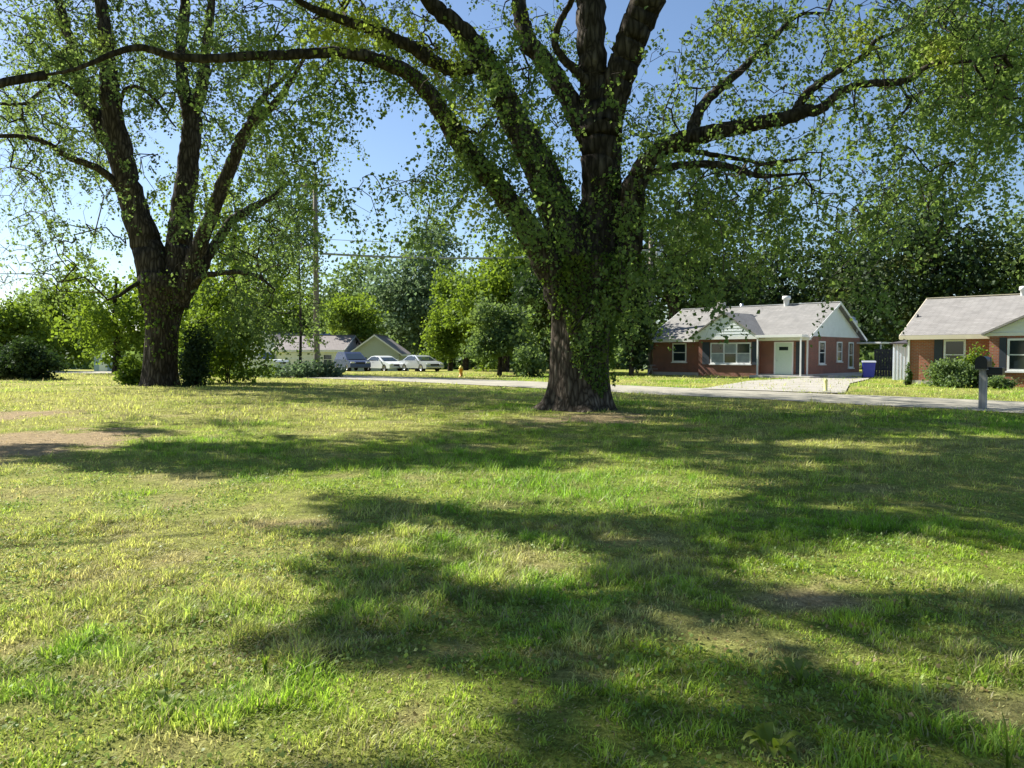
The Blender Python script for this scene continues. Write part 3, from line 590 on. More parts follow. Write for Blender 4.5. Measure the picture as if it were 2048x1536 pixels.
# ------------------------------------------------------------------ cars
def car(name, px, D, rz, kind, paint, label):
    z = float(gz(far_at(px, D), D)); c = empty(name, (far_at(px, D), D, z), rz, label, {'van': 'van', 'pickup': 'pickup truck'}.get(kind, 'car'), 'vehicles parked beyond the far lawn')
    if kind == 'sedan':
        L, W, H = 4.7, 1.8, 1.44
        body = [(-2.35, 0.32), (-2.33, 0.75), (-2.25, 0.92), (-1.55, 0.98), (1.0, 0.96), (1.9, 0.82), (2.28, 0.68), (2.35, 0.45), (2.3, 0.3)]
        cab = [(-1.75, 0.96), (-1.05, 1.38), (-0.4, 1.44), (0.25, 1.40), (1.1, 0.95)]
        glass = [(-1.52, 0.99), (-1.0, 1.32), (-0.4, 1.37), (0.2, 1.33), (0.88, 0.99)]
    elif kind == 'pickup':
        L, W, H = 5.4, 1.9, 1.75
        body = [(-2.7, 0.45), (-2.7, 1.05), (-0.9, 1.06), (1.1, 1.08), (2.4, 1.0), (2.6, 0.85), (2.62, 0.45), (2.5, 0.4)]
        cab = [(-0.95, 1.06), (-0.85, 1.7), (-0.4, 1.76), (0.35, 1.74), (1.15, 1.06)]
        glass = [(-0.75, 1.1), (-0.7, 1.62), (-0.35, 1.67), (0.3, 1.65), (0.95, 1.1)]
    else:
        L, W, H = 4.8, 1.9, 1.75
        body = [(-2.38, 0.38), (-2.4, 0.95), (-2.3, 1.05), (1.2, 1.06), (2.05, 0.92), (2.38, 0.75), (2.42, 0.4)]
        cab = [(-2.3, 1.04), (-2.1, 1.66), (-1.7, 1.75), (0.1, 1.74), (1.35, 1.05)]
        glass = [(-2.1, 1.09), (-1.98, 1.6), (-1.65, 1.66), (0.05, 1.65), (1.05, 1.09)]
    hw = W / 2
    # body with wheel arches cut as notches in the lower outline
    low = []
    for wx in (1.42, -1.40):
        low += [(wx + 0.38 * math.cos(a), 0.30 + 0.38 * math.sin(a)) for a in np.linspace(0.0, math.pi, 9)]
    prism('body', body + low, 'y', -hw, hw, paint, c, bevel=0.0).data
    bm = bmesh.new(); m_ = 0.16
    A = [bm.verts.new((x, -hw + 0.03 + (m_ if z > 1.2 else 0), z)) for x, z in cab]; B = [bm.verts.new((x, hw - 0.03 - (m_ if z > 1.2 else 0), z)) for x, z in cab]
    bm.faces.new(A); bm.faces.new(B[::-1])
    for i in range(len(cab)):
        j = (i + 1) % len(cab); bm.faces.new((A[i], A[j], B[j], B[i]))
    bmobj('cabin', bm, paint, c, bevel=0.02)
    for s in (-1, 1):
        bm = bmesh.new()
        def yy(z): return s * (hw - 0.03 - m_ * min(1, max(0, (z - 0.98) / 0.4)) + 0.014)
        xs = [g[0] for g in glass]; zm = glass[0][1]
        vv = [bm.verts.new((x, yy(z), z)) for x, z in glass]; bm.faces.new(vv)
        bmobj('side_window', bm, M['glass'], c)
        bm = bmesh.new(); addbox(bm, -0.27, -0.2, s * (hw - 0.02) - 0.02, s * (hw - 0.1) + 0.02, glass[0][1], glass[0][1] + 0.05); bm.free()
        box('mirror', 0.72, 0.86, s * hw - 0.04, s * hw + s * 0.16 + 0.02, 0.98 if kind == 'sedan' else 1.1, 1.1 if kind == 'sedan' else 1.25, paint, c, bevel=0.02)
        box('door_handle', -0.55, -0.38, s * hw - 0.01, s * hw + 0.015, 0.82, 0.85, M['metal'], c)
    f0, f1 = cab[-1], cab[-2]; r0, r1 = cab[0], cab[1]
    for nm, a, b_ in (('windscreen', f0, f1), ('rear_window', r0, r1)):
        bm = bmesh.new(); d = 0.03 * (1 if nm == 'windscreen' else -1)
        pts = [(a[0] + d, -hw + 0.14, a[1] + 0.04), (a[0] + d, hw - 0.14, a[1] + 0.04), (b_[0] + d, hw - 0.27, b_[1] - 0.03), (b_[0] + d, -hw + 0.27, b_[1] - 0.03)]
        bm.faces.new([bm.verts.new(p) for p in pts]); bmobj(nm, bm, M['glass'], c)
    xf = body[-2][0]; zf = 0.66 if kind == 'sedan' else 0.8
    for s in (-1, 1):
        box('headlight', xf - 0.12, xf + 0.012, s * (hw - 0.25) - 0.17, s * (hw - 0.25) + 0.17, zf - 0.07, zf + 0.07, M['lamp'], c, bevel=0.02)
        box('tail_light', -L / 2 - 0.01, -L / 2 + 0.1, s * (hw - 0.2) - 0.12, s * (hw - 0.2) + 0.12, zf + 0.02, zf + 0.2, M['taillamp'], c, bevel=0.02)
    box('grille', xf - 0.03, xf + 0.014, -0.42, 0.42, zf - 0.13, zf + 0.03, M['black'], c)
    box('bumper', xf - 0.1, xf + 0.06, -hw + 0.04, hw - 0.04, 0.32, 0.46, paint, c, bevel=0.03)
    for wx in (1.42, -1.40):
        for s in (-1, 1):
            w = empty('wheel', (0, 0, 0)); w.parent = c; w.location = (wx, s * (hw - 0.11), 0.33)
            lathe('tyre', [(0.2, -0.1), (0.31, -0.1), (0.33, -0.07), (0.33, 0.07), (0.31, 0.1), (0.2, 0.1)], M['rubber'], w, 20, axis='y')
            lathe('rim', [(0.001, s * 0.06), (0.08, s * 0.085), (0.19, s * 0.07), (0.21, s * 0.1)], M['rim'], w, 16, axis='y')
    return c
car('parked_car', 842, 67.5, R(-52), 'sedan', M['silver'], 'silver sedan parked rightmost of the row beyond the lawn')
car('parked_car', 768, 70.5, R(-48), 'sedan', M['white_car'], 'white car parked between the silver sedan and the dark van')
car('parked_van', 704, 69.5, R(-60), 'van', M['navy_car'], 'dark blue van parked before the sage garage')
car('parked_pickup', 520, 68.0, R(-25), 'pickup', M['white_car'], 'pale pickup truck half hidden by shrubs left of the utility pole')

# ------------------------------------------------------------------ tree machinery
def catmull(P, per=6):
    P = np.asarray(P, float); Q = np.vstack([2 * P[0] - P[1], P, 2 * P[-1] - P[-2]]); out = []
    for i in range(1, len(Q) - 2):
        for t in np.linspace(0, 1, per, endpoint=False):
            a, b, c, d = Q[i-1], Q[i], Q[i+1], Q[i+2]
            out.append(0.5 * ((2*b) + (-a+c)*t + (2*a-5*b+4*c-d)*t*t + (-a+3*b-3*c+d)*t**3))
    out.append(P[-1]); return np.array(out)
def tube(P, rad, ns=12, rough=0.0, seed=0, flare=None):
    P = np.asarray(P, float); n = len(P); T = np.gradient(P, axis=0); T /= np.linalg.norm(T, axis=1)[:, None]
    ref = np.array([0.0, 1.0, 0.0]); r_ = np.random.default_rng(seed); V = np.zeros((n, ns, 3)); ph = r_.random(4) * 6.28
    an = np.linspace(0, 2 * math.pi, ns, endpoint=False)
    L = np.r_[0, np.cumsum(np.linalg.norm(np.diff(P, axis=0), axis=1))]
    for i in range(n):
        a = np.cross(T[i], ref); a /= np.linalg.norm(a) + 1e-9; b = np.cross(T[i], a)
        q = 1 + rough * (0.5 * np.sin(3 * an + ph[0] + 0.5 * L[i]) + 0.35 * np.sin(5 * an + ph[1] - 0.4 * L[i]) + 0.35 * np.sin(8 * an + ph[2] + 0.3 * L[i]) + 0.3 * np.sin(2 * an + 1.7 * L[i] + ph[3])
                        + 0.35 * (vnoise(an * 4 + seed, np.full(ns, L[i] * 2.5)) - 0.5) * np.sin(an / 2) ** 1)
        if flare is not None: q = q * flare(L[i], an)
        V[i] = P[i] + (np.cos(an) * rad[i] * q)[:, None] * a + (np.sin(an) * rad[i] * q)[:, None] * b
    F = []
    k = np.arange(ns); k2 = (k + 1) % ns
    for i in range(n - 1): F.append(np.stack([i*ns+k, i*ns+k2, (i+1)*ns+k2, (i+1)*ns+k], 1))
    return V.reshape(-1, 3), np.vstack(F)
def leaves(P, size, droop=0.5, seed=0, aspect=0.42, up=0.5):
    """one folded two-triangle leaf per point"""
    r_ = np.random.default_rng(seed); n = len(P); size = np.broadcast_to(size, (n,)) * (0.45 + 0.95 * r_.random(n) ** 1.1)
    d = r_.normal(size=(n, 3)); d[:, 2] -= droop; d /= np.linalg.norm(d, axis=1)[:, None]
    u = r_.normal(size=(n, 3)); u[:, 2] += up; s = np.cross(d, u); s /= np.linalg.norm(s, axis=1)[:, None] + 1e-9
    nn = np.cross(s, d); tip = P + d * size[:, None]; mid = P + d * (size * 0.42)[:, None] - nn * (size * 0.10)[:, None]
    l = mid + s * (size * aspect)[:, None]; rr = mid - s * (size * aspect)[:, None]
    V = np.stack([P, l, tip, rr], 1).reshape(-1, 3); b = np.arange(n) * 4
    F = np.concatenate([np.stack([b, b+1, b+2], 1), np.stack([b, b+2, b+3], 1)])
    return V, F
class Grid:
    def __init__(s, rows, xs, ys): s.g = np.array([[int(c) for c in r] for r in rows], float); s.xs = xs; s.ys = ys; assert s.g.shape == (len(ys) - 1, len(xs) - 1), s.g.shape
    def cell(s, x, y):
        j = np.searchsorted(s.xs, x, side='right') - 1; i = np.searchsorted(s.ys, y, side='right') - 1
        ok = (i >= 0) & (i < s.g.shape[0]) & (j >= 0) & (j < s.g.shape[1]); return np.where(ok, i, -1), np.where(ok, j, -1)
    def __call__(s, x, y, default=0.0):
        yc = (s.ys[1:] + s.ys[:-1]) / 2; xc = (s.xs[1:] + s.xs[:-1]) / 2
        fi = np.interp(y, yc, np.arange(len(yc))); fj = np.interp(x, xc, np.arange(len(xc)))
        i0 = np.floor(fi).astype(int); j0 = np.floor(fj).astype(int); i1 = np.minimum(i0 + 1, len(yc) - 1); j1 = np.minimum(j0 + 1, len(xc) - 1)
        a = fi - i0; b = fj - j0; g = s.g
        v = (g[i0, j0] * (1-b) + g[i0, j1] * b) * (1-a) + (g[i1, j0] * (1-b) + g[i1, j1] * b) * a
        out = (x < s.xs[0] - 60) | (x > s.xs[-1] + 60) | (y < s.ys[0]) | (y > s.ys[-1])
        return np.where(out, default, v)
XS = np.arange(0, 2049, 64)
YS = np.arange(0, 48 * 14 + 1, 48)
#        0         1         2         3
#        01234567890123456789012345678901
GM = Grid(["01101101369865223312136777678989",
           "00100101247975433532136534668989",
           "00100101255567755411334333578899",
           "00001001255446866411444322456799",
           "00000000144201777421433431245688",
           "00000000144100687422664432356678",
           "00000000133102776423676554456666",
           "00000000134336775433888765454333",
           "00000000123214566533799865552111",
           "00000000011101233443688766641000",
           "00000000000000012444577433320000",
           "00000000000000002444454012210000",
           "00000000000000001334310000210000",
           "00000000000000000332200000000000"], XS, YS)
GL = Grid(["56766766540000000000000000000000",
           "66776777430000000000000000000000",
           "67776666330000000000000000000000",
           "66665555330000000000000000000000",
           "77643256430000000000000000000000",
           "87652145430000000000000000000000",
           "76542134440000000000000000000000",
           "64321135540000000000000000000000",
           "33322135540000000000000000000000",
           "66421135550000000000000000000000",
           "65410136540000000000000000000000",
           "54200026540000000000000000000000",
           "12100026630000000000000000000000",
           "00000036620000000000000000000000"], XS, YS)
# shade on the lawn, read in the photograph's pixels
SY = np.array([762, 780, 800, 820, 840, 862, 885, 910, 945, 980, 1020, 1062, 1105, 1150, 1200, 1250, 1300, 1360, 1440, 1560])
#        0         1         2         3
#        01234567890123456789012345678901
SG = Grid(["00013888888877666551111111111111",
           "00012444478887777587788888777765",
           "00000001455544445789999999998888",
           "00014566654334556889999999988777",
           "00277666554335667889999999888776",
           "00023223333578888999998886665566",
           "88768999999999887788888866578999",
           "46999999999998886655667788888999",
           "00000001210000122111235788999999",
           "00000000036532235544334556789999",
           "00001234437999954667765667888888",
           "00026200024334557888766788754688",
           "00000000039999322346787420000167",
           "00000000028889865678998753345432",
           "00000000344567898899998876667889",
           "00000000323225788888963422334899",
           "00000003789999989999943678211135",
           "00000000010000015888766777665421",
           "00000000000000256666777889988888"],
          XS, SY)
SG.g[4:] = np.where(SG.g[4:] >= 7, SG.g[4:] - 1, SG.g[4:]); SG.g[4:10, 19:] = np.maximum(0, SG.g[4:10, 19:] - 0.8)
def shade_target(P):
    x, y = proj(np.stack([P[:, 0], P[:, 1], np.zeros(len(P))], 1))
    wob = 26 * (fbm(P[:, 0] * 0.9 + 3, P[:, 1] * 0.9 + 8, 3) - 0.5) * 2
    yw = (y - HOR); s = SG(np.clip(x + wob, 0, 2047), HOR + yw * (1 + 0.12 * (fbm(P[:, 0] * 1.3 + 33, P[:, 1] * 0.9, 2) - 0.5)), default=4.0) / 9.0
    s = np.clip(sstep(0.34, 0.62, s + 1.1 * (fbm((P[:, 0] + 1.6 * P[:, 1]) * 0.75 + 60, (P[:, 1] - 0.3 * P[:, 0]) * 1.9 + 8, 4) - 0.5) - 0.03), 0, 1)
    s = np.where(P[:, 1] < 2.6, 0.5, s); s = np.where((x < -80) | (x > 2130), 0.55, s)
    return s
def shadow_pt(P): return P - SDIR[None, :] * (P[:, 2] / SDIR[2])[:, None]
SPRAY = 34
def grow_tree(root, limbs, grid, drange, inside, leaf_size, leaf_m, bark_m, seed, cellpx_leaf, shade_k, spray_len, twig_r, extra=None, max_extra=0, tint=None, tau_max=4.4, eps=0.05):
    r_ = np.random.default_rng(seed)
    # limb skeleton
    sk = []
    for nm, pts, rough, ns in limbs:
        P3 = np.array([at(p[0], p[1], p[3]) if len(p) > 3 else at(p[0], p[1], drange[2]) for p in pts])
        rad = np.array([p[2] / FPX * (p[3] if len(p) > 3 else drange[2]) / 2 for p in pts])
        Q = catmull(np.column_stack([P3, rad]), 7)
        jit = r_.normal(size=(len(Q), 3)) * np.minimum(Q[:, 3:4] * 0.10, 0.03); jit[0] = 0
        P = Q[:, :3] + jit; rd = np.maximum(Q[:, 3], 0.012)
        V, F = tube(P, rd, ns, rough, seed + len(sk))
        npmesh(nm, V - np.array(root.location), F, bark_m, root, smooth=True)
        sk.append(P[3:] if nm == 'limb' else P[-6:])
    S = np.vstack(sk)
    # sprays seen against the photograph's foliage map
    cand = r_.uniform(size=(420000, 3)); 
    X = (cand[:, 0] * 2048 - 0); Yp = cand[:, 1] * (48 * 14); D = drange[0] + (drange[1] - drange[0]) * cand[:, 2]
    cx = (X - 1024) / FPX; cy = (768 - Yp) / FPX; t = D / (ca + cy * sa)
    P = np.stack([cx * t, D, EYE + (-sa + cy * ca) * t], 1)
    ok = inside(P); P = P[ok]; X = X[ok]; Yp = Yp[ok]
    w = shade_target(shadow_pt(P)) + eps
    i, j = grid.cell(X, Yp); keep = []
    gsm = grid(X, Yp) / 9.0; keep = []
    for a in range(grid.g.shape[0]):
        for b in range(grid.g.shape[1]):
            g = grid.g[a, b] / 9.0
            if g <= 0: continue
            idx = np.nonzero((i == a) & (j == b))[0]
            if len(idx) == 0: continue
            tau = -math.log(1 - min(0.94, g * 0.95)); n = 1.22 * tau * 64 * 48 / cellpx_leaf / SPRAY
            n = n / 6.0; n = int(n) + (r_.random() < n - int(n)); n = min(n, len(idx))
            if n < 1: continue
            ww = w[idx] ** 2.2 * (0.15 + gsm[idx]); keep.append(r_.choice(idx, n, replace=False, p=ww / ww.sum()))
    B0 = P[np.concatenate(keep)]; kf = r_.integers(3, 10, len(B0)); C = np.repeat(B0, kf, 0); bs = spray_len * 0.62     # boughs: several sprays round each chosen point
    C = C + r_.normal(size=C.shape) * np.array([bs, bs, bs * 0.62])
    C = C[inside(C)]
    # sprays above the frame, placed where the lawn's shade calls for them
    if max_extra:
        gs = 0.6; gxs = np.arange(-16, 26, gs); gys = np.arange(1, 34, gs)
        cnt = np.zeros((len(gxs), len(gys)))
        sp = shadow_pt(C); a = ((sp[:, 0] + 16) / gs).astype(int); b = ((sp[:, 1] - 1) / gs).astype(int)
        o = (a >= 0) & (a < len(gxs)) & (b >= 0) & (b < len(gys)); np.add.at(cnt, (a[o], b[o]), 1)
        A, B = np.meshgrid(gxs + gs / 2, gys + gs / 2, indexing='ij'); tgt = shade_target(np.stack([A.ravel(), B.ravel()], 1)).reshape(A.shape)
        per = SPRAY * leaf_size ** 2 * 0.42 * 0.5 / (gs * gs * math.sin(SUN_EL))          # optical depth one spray adds to a cell
        need = np.maximum(0, tgt ** 1.4 * tau_max / per - cnt); add = []
        for a in range(len(gxs)):
            for b in range(len(gys)):
                n = need[a, b]; n = int(n) + (r_.random() < n - int(n))
                if n <= 0: continue
                k = 40; base = np.stack([gxs[a] + r_.random(k) * gs, gys[b] + r_.random(k) * gs, np.zeros(k)], 1)
                h = r_.uniform(5, 21, k); Q = base + SDIR[None] * (h / SDIR[2])[:, None]
                px, py = proj(Q); free = inside(Q) & ((py < -40 - 1500 / np.maximum(Q[:, 1], 1)) | (px < -60) | (px > 2110) | (r_.random(k) < 0.0)) & (Q[:, 1] > 8)
                Q = Q[free][:n]; add.append(Q)
        add = np.vstack(add) if add else np.zeros((0, 3))
        if len(add) > max_extra: add = add[r_.permutation(len(add))[:max_extra]]
        C = np.vstack([C, add])
    # branchlets: join every spray to the nearest wood already grown
    d0 = np.full(len(C), 1e9)
    for k in range(0, len(S), 400): d0 = np.minimum(d0, np.sqrt(((C[:, None] - S[None, k:k+400]) ** 2).sum(-1)).min(1))
    C = C[np.argsort(d0)]; N = np.vstack([S, C]); ns_ = len(S); par = np.full(len(N), -1)
    axis = np.array([root.location[0], root.location[1], 5.0])
    for q in range(ns_, len(N)):
        d = ((N[:q] - N[q]) ** 2).sum(1); par[q] = d.argmin()
    load = np.ones(len(N))
    for q in range(len(N) - 1, ns_ - 1, -1): load[par[q]] += load[q]
    q = np.arange(ns_, len(N)); A = N[par[q]]; B = N[q]; ln = np.linalg.norm(A - B, axis=1)
    mid = (A + B) / 2 + r_.normal(size=A.shape) * (0.10 * ln)[:, None]; mid[:, 2] += 0.10 * ln
    rb = twig_r * load[q] ** 0.42; ra = np.where(par[q] >= ns_, twig_r * load[par[q]] ** 0.42, rb * 1.2)
    ra = np.minimum(ra, rb * 1.6)
    V = []; 
    an = np.arange(3) * 2 * math.pi / 3
    dirv = (B - A) / (ln[:, None] + 1e-6); s_ = np.cross(dirv, np.array([0.3, 0.2, 1.0])); s_ /= np.linalg.norm(s_, axis=1)[:, None] + 1e-9; t_ = np.cross(dirv, s_)
    rings = []
    for Pt, rr in ((A, ra), (mid, (ra + rb) / 2), (B, rb)):
        rings.append(Pt[:, None] + rr[:, None, None] * (np.cos(an)[None, :, None] * s_[:, None] + np.sin(an)[None, :, None] * t_[:, None]))
    V = np.stack(rings, 1).reshape(-1, 3); b9 = np.arange(len(q)) * 9; F = []
    for rg in (0, 3):
        for k in range(3): F.append(np.stack([b9+rg+k, b9+rg+(k+1) % 3, b9+rg+3+(k+1) % 3, b9+rg+3+k], 1))
    npmesh('branchlet', V - np.array(root.location), np.vstack(F), bark_m, root, kind='stuff')
    # leaves hang along each spray
    n = len(C); hd_ = r_.uniform(0, 2 * math.pi, n); out = np.stack([np.cos(hd_), np.sin(hd_), r_.uniform(-0.9, 0.25, n)], 1)
    out[:, 0] += 0.15 * np.sign(C[:, 0] - axis[0]); t = r_.random((n, SPRAY)) ** 0.8
    L = spray_len * r_.uniform(0.6, 1.4, n)[:, None]
    off = out[:, None] * (t * L)[..., None]; off[..., 2] -= 0.85 * L * t ** 2
    off = off + r_.normal(size=off.shape) * (spray_len * 0.10)
    LP = (C[:, None] + off).reshape(-1, 3); lsz = np.full(len(LP), leaf_size)
    hi = np.repeat(proj(C)[1] < -40, SPRAY); kp = ~hi | (np.arange(len(LP)) % 2 == 0); lsz[hi] *= 1.41; LP = LP[kp]; lsz = lsz[kp]      # the high crown: fewer, larger leaves
    sp = shadow_pt(LP); tg = shade_target(sp); px, py = proj(LP); fr = (py > -10) & (px > -30) & (px < 2080)
    onlawn = (sp[:, 1] > 2.6) & (sp[:, 1] < 36) & (road_dist(sp[:, 0], sp[:, 1]) < 0)
    km = (~onlawn | (r_.random(len(LP)) < np.where(fr, 0.16 + 1.0 * tg, 0.0 + 1.1 * tg))); LP = LP[km]  # crown shaped for the light: leaves removed where they would shade sunlit lawn
    V, F = leaves(LP, lsz[km], 0.7, seed + 5)
    tv = tint(LP) if tint else np.zeros(len(LP))
    tv = np.clip(tv + 0.25 * (fbm(LP[:, 0] * 0.8 + 7, LP[:, 2] * 0.8 + LP[:, 1] * 0.5, 2) - 0.55), 0, 1)
    npmesh('crown', V - np.array(root.location), F, leaf_m, root, attrs={'tint': np.repeat(tv, 4)}, kind='stuff')
    e = np.stack([C + out * (tt * L) - np.array([0, 0, 1]) * (0.85 * L * tt ** 2) for tt in (0.0, 0.5, 0.95)], 1); cpx, cpy = proj(C); e = e[cpy > -40]
    rg = []
    for kk, rr in enumerate((twig_r * 0.8, twig_r * 0.6, twig_r * 0.3)):
        rg.append(e[:, kk][:, None] + rr * np.stack([np.cos(an), np.sin(an), 0 * an], 1)[None])
    V = np.stack(rg, 1).reshape(-1, 3); b9 = np.arange(len(e)) * 9; F = []
    for g_ in (0, 3):
        for k in range(3): F.append(np.stack([b9+g_+k, b9+g_+(k+1) % 3, b9+g_+3+(k+1) % 3, b9+g_+3+k], 1))
    npmesh('twig', V - np.array(root.location), np.vstack(F), bark_m, root, kind='stuff')
    return C

# ------------------------------------------------------------------ the large maple
mt = empty('maple_tree', (at(1160, 822, 20.3)[0], 20.3, 0.0), 0, 'huge multi stemmed maple with ivy on its trunk standing at the centre of the lawn', 'tree')
TP = [(1158, 842, 176), (1158, 826, 158), (1159, 805, 136), (1160, 770, 122), (1161, 710, 114), (1165, 650, 116), (1170, 600, 128), (1176, 555, 140), (1180, 515, 128)]
P3 = np.array([at(p[0], p[1], 20.3) for p in TP]); rad = np.array([p[2] / FPX * 20.3 / 2 for p in TP]); Q = catmull(np.column_stack([P3, rad]), 12)
rootph = 1.1
def flare(l, an): 
    k = math.exp(-l / 0.35); return 1 + k * (0.42 * np.maximum(0, np.sin(4 * an + rootph)) + 0.30 * np.maximum(0, np.sin(7 * an + 2.0)) - 0.08)
V, F = tube(Q[:, :3], Q[:, 3], 72, 0.075, 3, flare)
npmesh('trunk', V - np.array(mt.location), F, M['bark'], mt, smooth=True)
TRUNKQ = Q
LIMBS = [
 ('limb', [(1140,612,84,20.2),(1105,535,64,20.0),(1056,465,52,19.7),(1012,394,46,19.4),(960,335,42,19.1),(910,270,40,18.8),(884,226,36,18.6),(833,160,32,18.4),(753,120,26,18.0),(691,106,22,17.8),(600,109,20,17.3),(500,113,18,16.8),(369,116,16,16.2),(290,96,14,15.8),(239,103,12,15.4),(154,137,8,15),(90,150,5,14.8)], 0.05, 14),
 ('limb', [(1155,610,96,20.3),(1143,525,84,20.3),(1120,440,74,20.4),(1085,350,66,20.5),(1056,292,60,20.5),(1019,219,52,20.5),(983,146,46,20.4),(950,91,40,20.3),(905,45,34,20.1),(862,5,30,20),(810,-80,26,19.5),(740,-190,20,18.5),(650,-300,12,17.5)], 0.06, 18),
 ('limb', [(965,130,30,20.3),(915,140,28,20.1),(870,125,27,19.8),(833,100,26,19.6),(775,73,24,19.3),(700,45,19,19),(636,22,15,18.6),(590,-5,12,18.2),(500,-80,9,17),(420,-130,6,16)], 0.05, 10),
 ('limb', [(1178,610,100,20.4),(1188,530,94,20.5),(1196,450,86,20.6),(1202,360,78,20.7),(1204,290,78,20.7),(1202,235,84,20.7),(1192,170,62,20.7),(1184,100,56,20.7),(1180,0,54,20.8),(1172,-100,44,21),(1150,-220,32,21),(1120,-340,18,21)], 0.07, 22),
 ('limb', [(1205,260,60,20.6),(1222,200,60,20.5),(1240,140,60,20.4),(1262,75,62,20.2),(1292,10,64,20),(1325,-60,54,19.6),(1365,-150,40,19),(1420,-250,26,18.2),(1480,-340,14,17.5)], 0.06, 18),
 ('limb', [(1185,300,36,20.7),(1150,222,40,20.9),(1110,153,38,21.1),(1078,110,36,21.3),(1055,80,34,21.5),(1040,30,30,21.7),(1032,-30,26,22),(1000,-130,18,22.5),(960,-230,10,23)], 0.06, 12),
 ('limb', [(1180,170,22,20.5),(1130,120,18,20.2),(1110,86,15,20),(1122,40,13,19.8),(1142,5,12,19.6),(1160,-50,9,19)], 0.05, 8),
 ('limb', [(1205,610,80,20.2),(1238,560,62,20.1),(1256,510,50,20),(1262,455,48,20),(1262,400,50,19.9),(1272,364,44,19.8),(1300,318,34,19.6),(1335,292,34,19.4),(1370,280,36,19.2),(1428,264,32,18.9),(1500,250,28,18.5),(1573,236,27,18.1),(1615,222,24,17.9),(1645,216,20,17.7),(1672,190,16,17.6),(1710,172,15,17.4),(1751,166,14,17.2),(1813,161,13,17),(1862,130,9,16.8),(1945,122,6,16.5),(2010,110,4,16.3)], 0.06, 14),
 ('limb', [(1585,232,18,18.1),(1600,205,17,18.2),(1622,180,15,18.3),(1660,152,13,18.5),(1700,128,12,18.7),(1734,106,10,18.9),(1752,80,8,19),(1785,66,6,19.2),(1840,40,4,19.5)], 0.05, 8),
 ('limb', [(1378,282,24,19.2),(1388,250,24,19.4),(1405,212,21,19.6),(1440,176,18,19.9),(1469,152,16,20.1),(1510,112,13,20.4),(1552,72,11,20.6),(1580,42,9,20.8),(1605,28,7,21),(1655,26,4,21.2)], 0.05, 9),
 ('limb', [(1280,360,22,19.8),(1318,342,18,19.7),(1366,330,16,19.5),(1410,328,16,19.3),(1448,331,15,19.1),(1490,344,14,18.9),(1523,352,11,18.7),(1570,350,6,18.4),(1620,345,4,18)], 0.05, 8),
 ('limb', [(1300,322,16,19.6),(1332,300,14,19.9),(1372,300,12,20.3),(1430,310,10,20.8),(1500,322,8,21.2),(1540,330,7,21.4),(1597,318,5,21.6)], 0.05, 7),
 ('limb', [(1508,348,8,18.8),(1520,330,6,18.8),(1560,322,5,18.7),(1606,318,3,18.6)], 0.05, 6),
 ('limb', [(1325,-60,34,19.6),(1480,-110,28,18.5),(1640,-130,22,17),(1800,-120,16,15.5),(1950,-80,10,14)], 0.05, 9),
 ('limb', [(810,-80,24,19.5),(640,-170,20,17.5),(420,-240,17,15.5),(150,-300,13,13.5),(-150,-360,9,12)], 0.05, 9),
 ('limb', [(1150,-220,26,21),(1130,-420,20,17.5),(1080,-700,14,14.5),(1000,-1000,8,12.5)], 0.05, 9),
]
def ins_main(P):
    c = np.array([-1.0, 18.5, 11.5]); q = ((P - c) / np.array([17.5, 12.0, 10.5])) ** 2
    x, y = proj(P)
    return (q.sum(1) < 1) & (P[:, 2] > 2.0)
def tint_main(P):  # yellow leaf clusters; part of the yellow is sunlight put into the colour
    x, y = proj(P); v = np.zeros(len(P))
    for (a, b, r) in ((690, 30, 75), (740, 60, 60), (830, 60, 50), (880, 110, 60), (1045, 35, 30), (1480, 50, 30), (1720, 70, 40), (1880, 110, 40), (640, 80, 50), (930, 230, 40), (1165, 310, 25), (950, 420, 30)):
        v = np.maximum(v, np.exp(-(((x - a) ** 2 + (y - b) ** 2) / r ** 2)))
    return v * 0.75
CM = grow_tree(mt, LIMBS, GM, (15.0, 25.5, 20.3), ins_main, 0.094, M['leaf'], M['bark2'], 11, 7.4, 1, 0.62, 0.0045, max_extra=15000, tint=tint_main)
# ivy on the trunk and lower limbs
def ivy_on(paths, n, seed, amt, size, center, name, label):
    r_ = np.random.default_rng(seed); pts = []
    for (P, rd, wgt, thick) in paths:
        m = int(n * wgt); k = r_.integers(0, len(P) - 1, m); t = r_.random(m)[:, None]
        q = P[k] * (1 - t) + P[k+1] * t; r = (rd[k] * (1 - t[:, 0]) + rd[k+1] * t[:, 0])
        an = r_.uniform(0, 2 * math.pi, m); h = q[:, 2]
        cov = fbm(an * 1.3 + seed, h * 0.5, 3) + 0.26 * sstep(0.5, 2.4, h) - 0.25 * sstep(0.9, 0.2, h) + 0.20 * np.cos(an + 0.7)
        kk = cov > amt
        off = r * (1.0 + 0.08 * np.abs(r_.normal(size=m)) + 0.10 * sstep(0.5, 0.7, fbm(an * 2.5, h * 2.0, 2))) + np.abs(r_.normal(size=m)) * thick
        pts.append(np.stack([q[:, 0] + np.cos(an) * off, q[:, 1] + np.sin(an) * off, h], 1)[kk])
    P = np.vstack(pts); V, F = leaves(P, size, 1.3, seed, aspect=0.5, up=0.2)
    o = npmesh(name, V - np.array(center), F, M['ivy'], None, attrs={'tint': np.repeat(np.clip(0.5 * (fbm(P[:, 0] * 3, P[:, 2] * 2, 2) - 0.5), 0, 1), 4)})
    o.location = center; return tag(o, label, 'ivy')
def limb3(pts): 
    P3 = np.array([at(p[0], p[1], p[3]) for p in pts]); rd = np.array([p[2] / FPX * p[3] / 2 for p in pts]); Q = catmull(np.column_stack([P3, rd]), 8); return Q[:, :3], Q[:, 3]
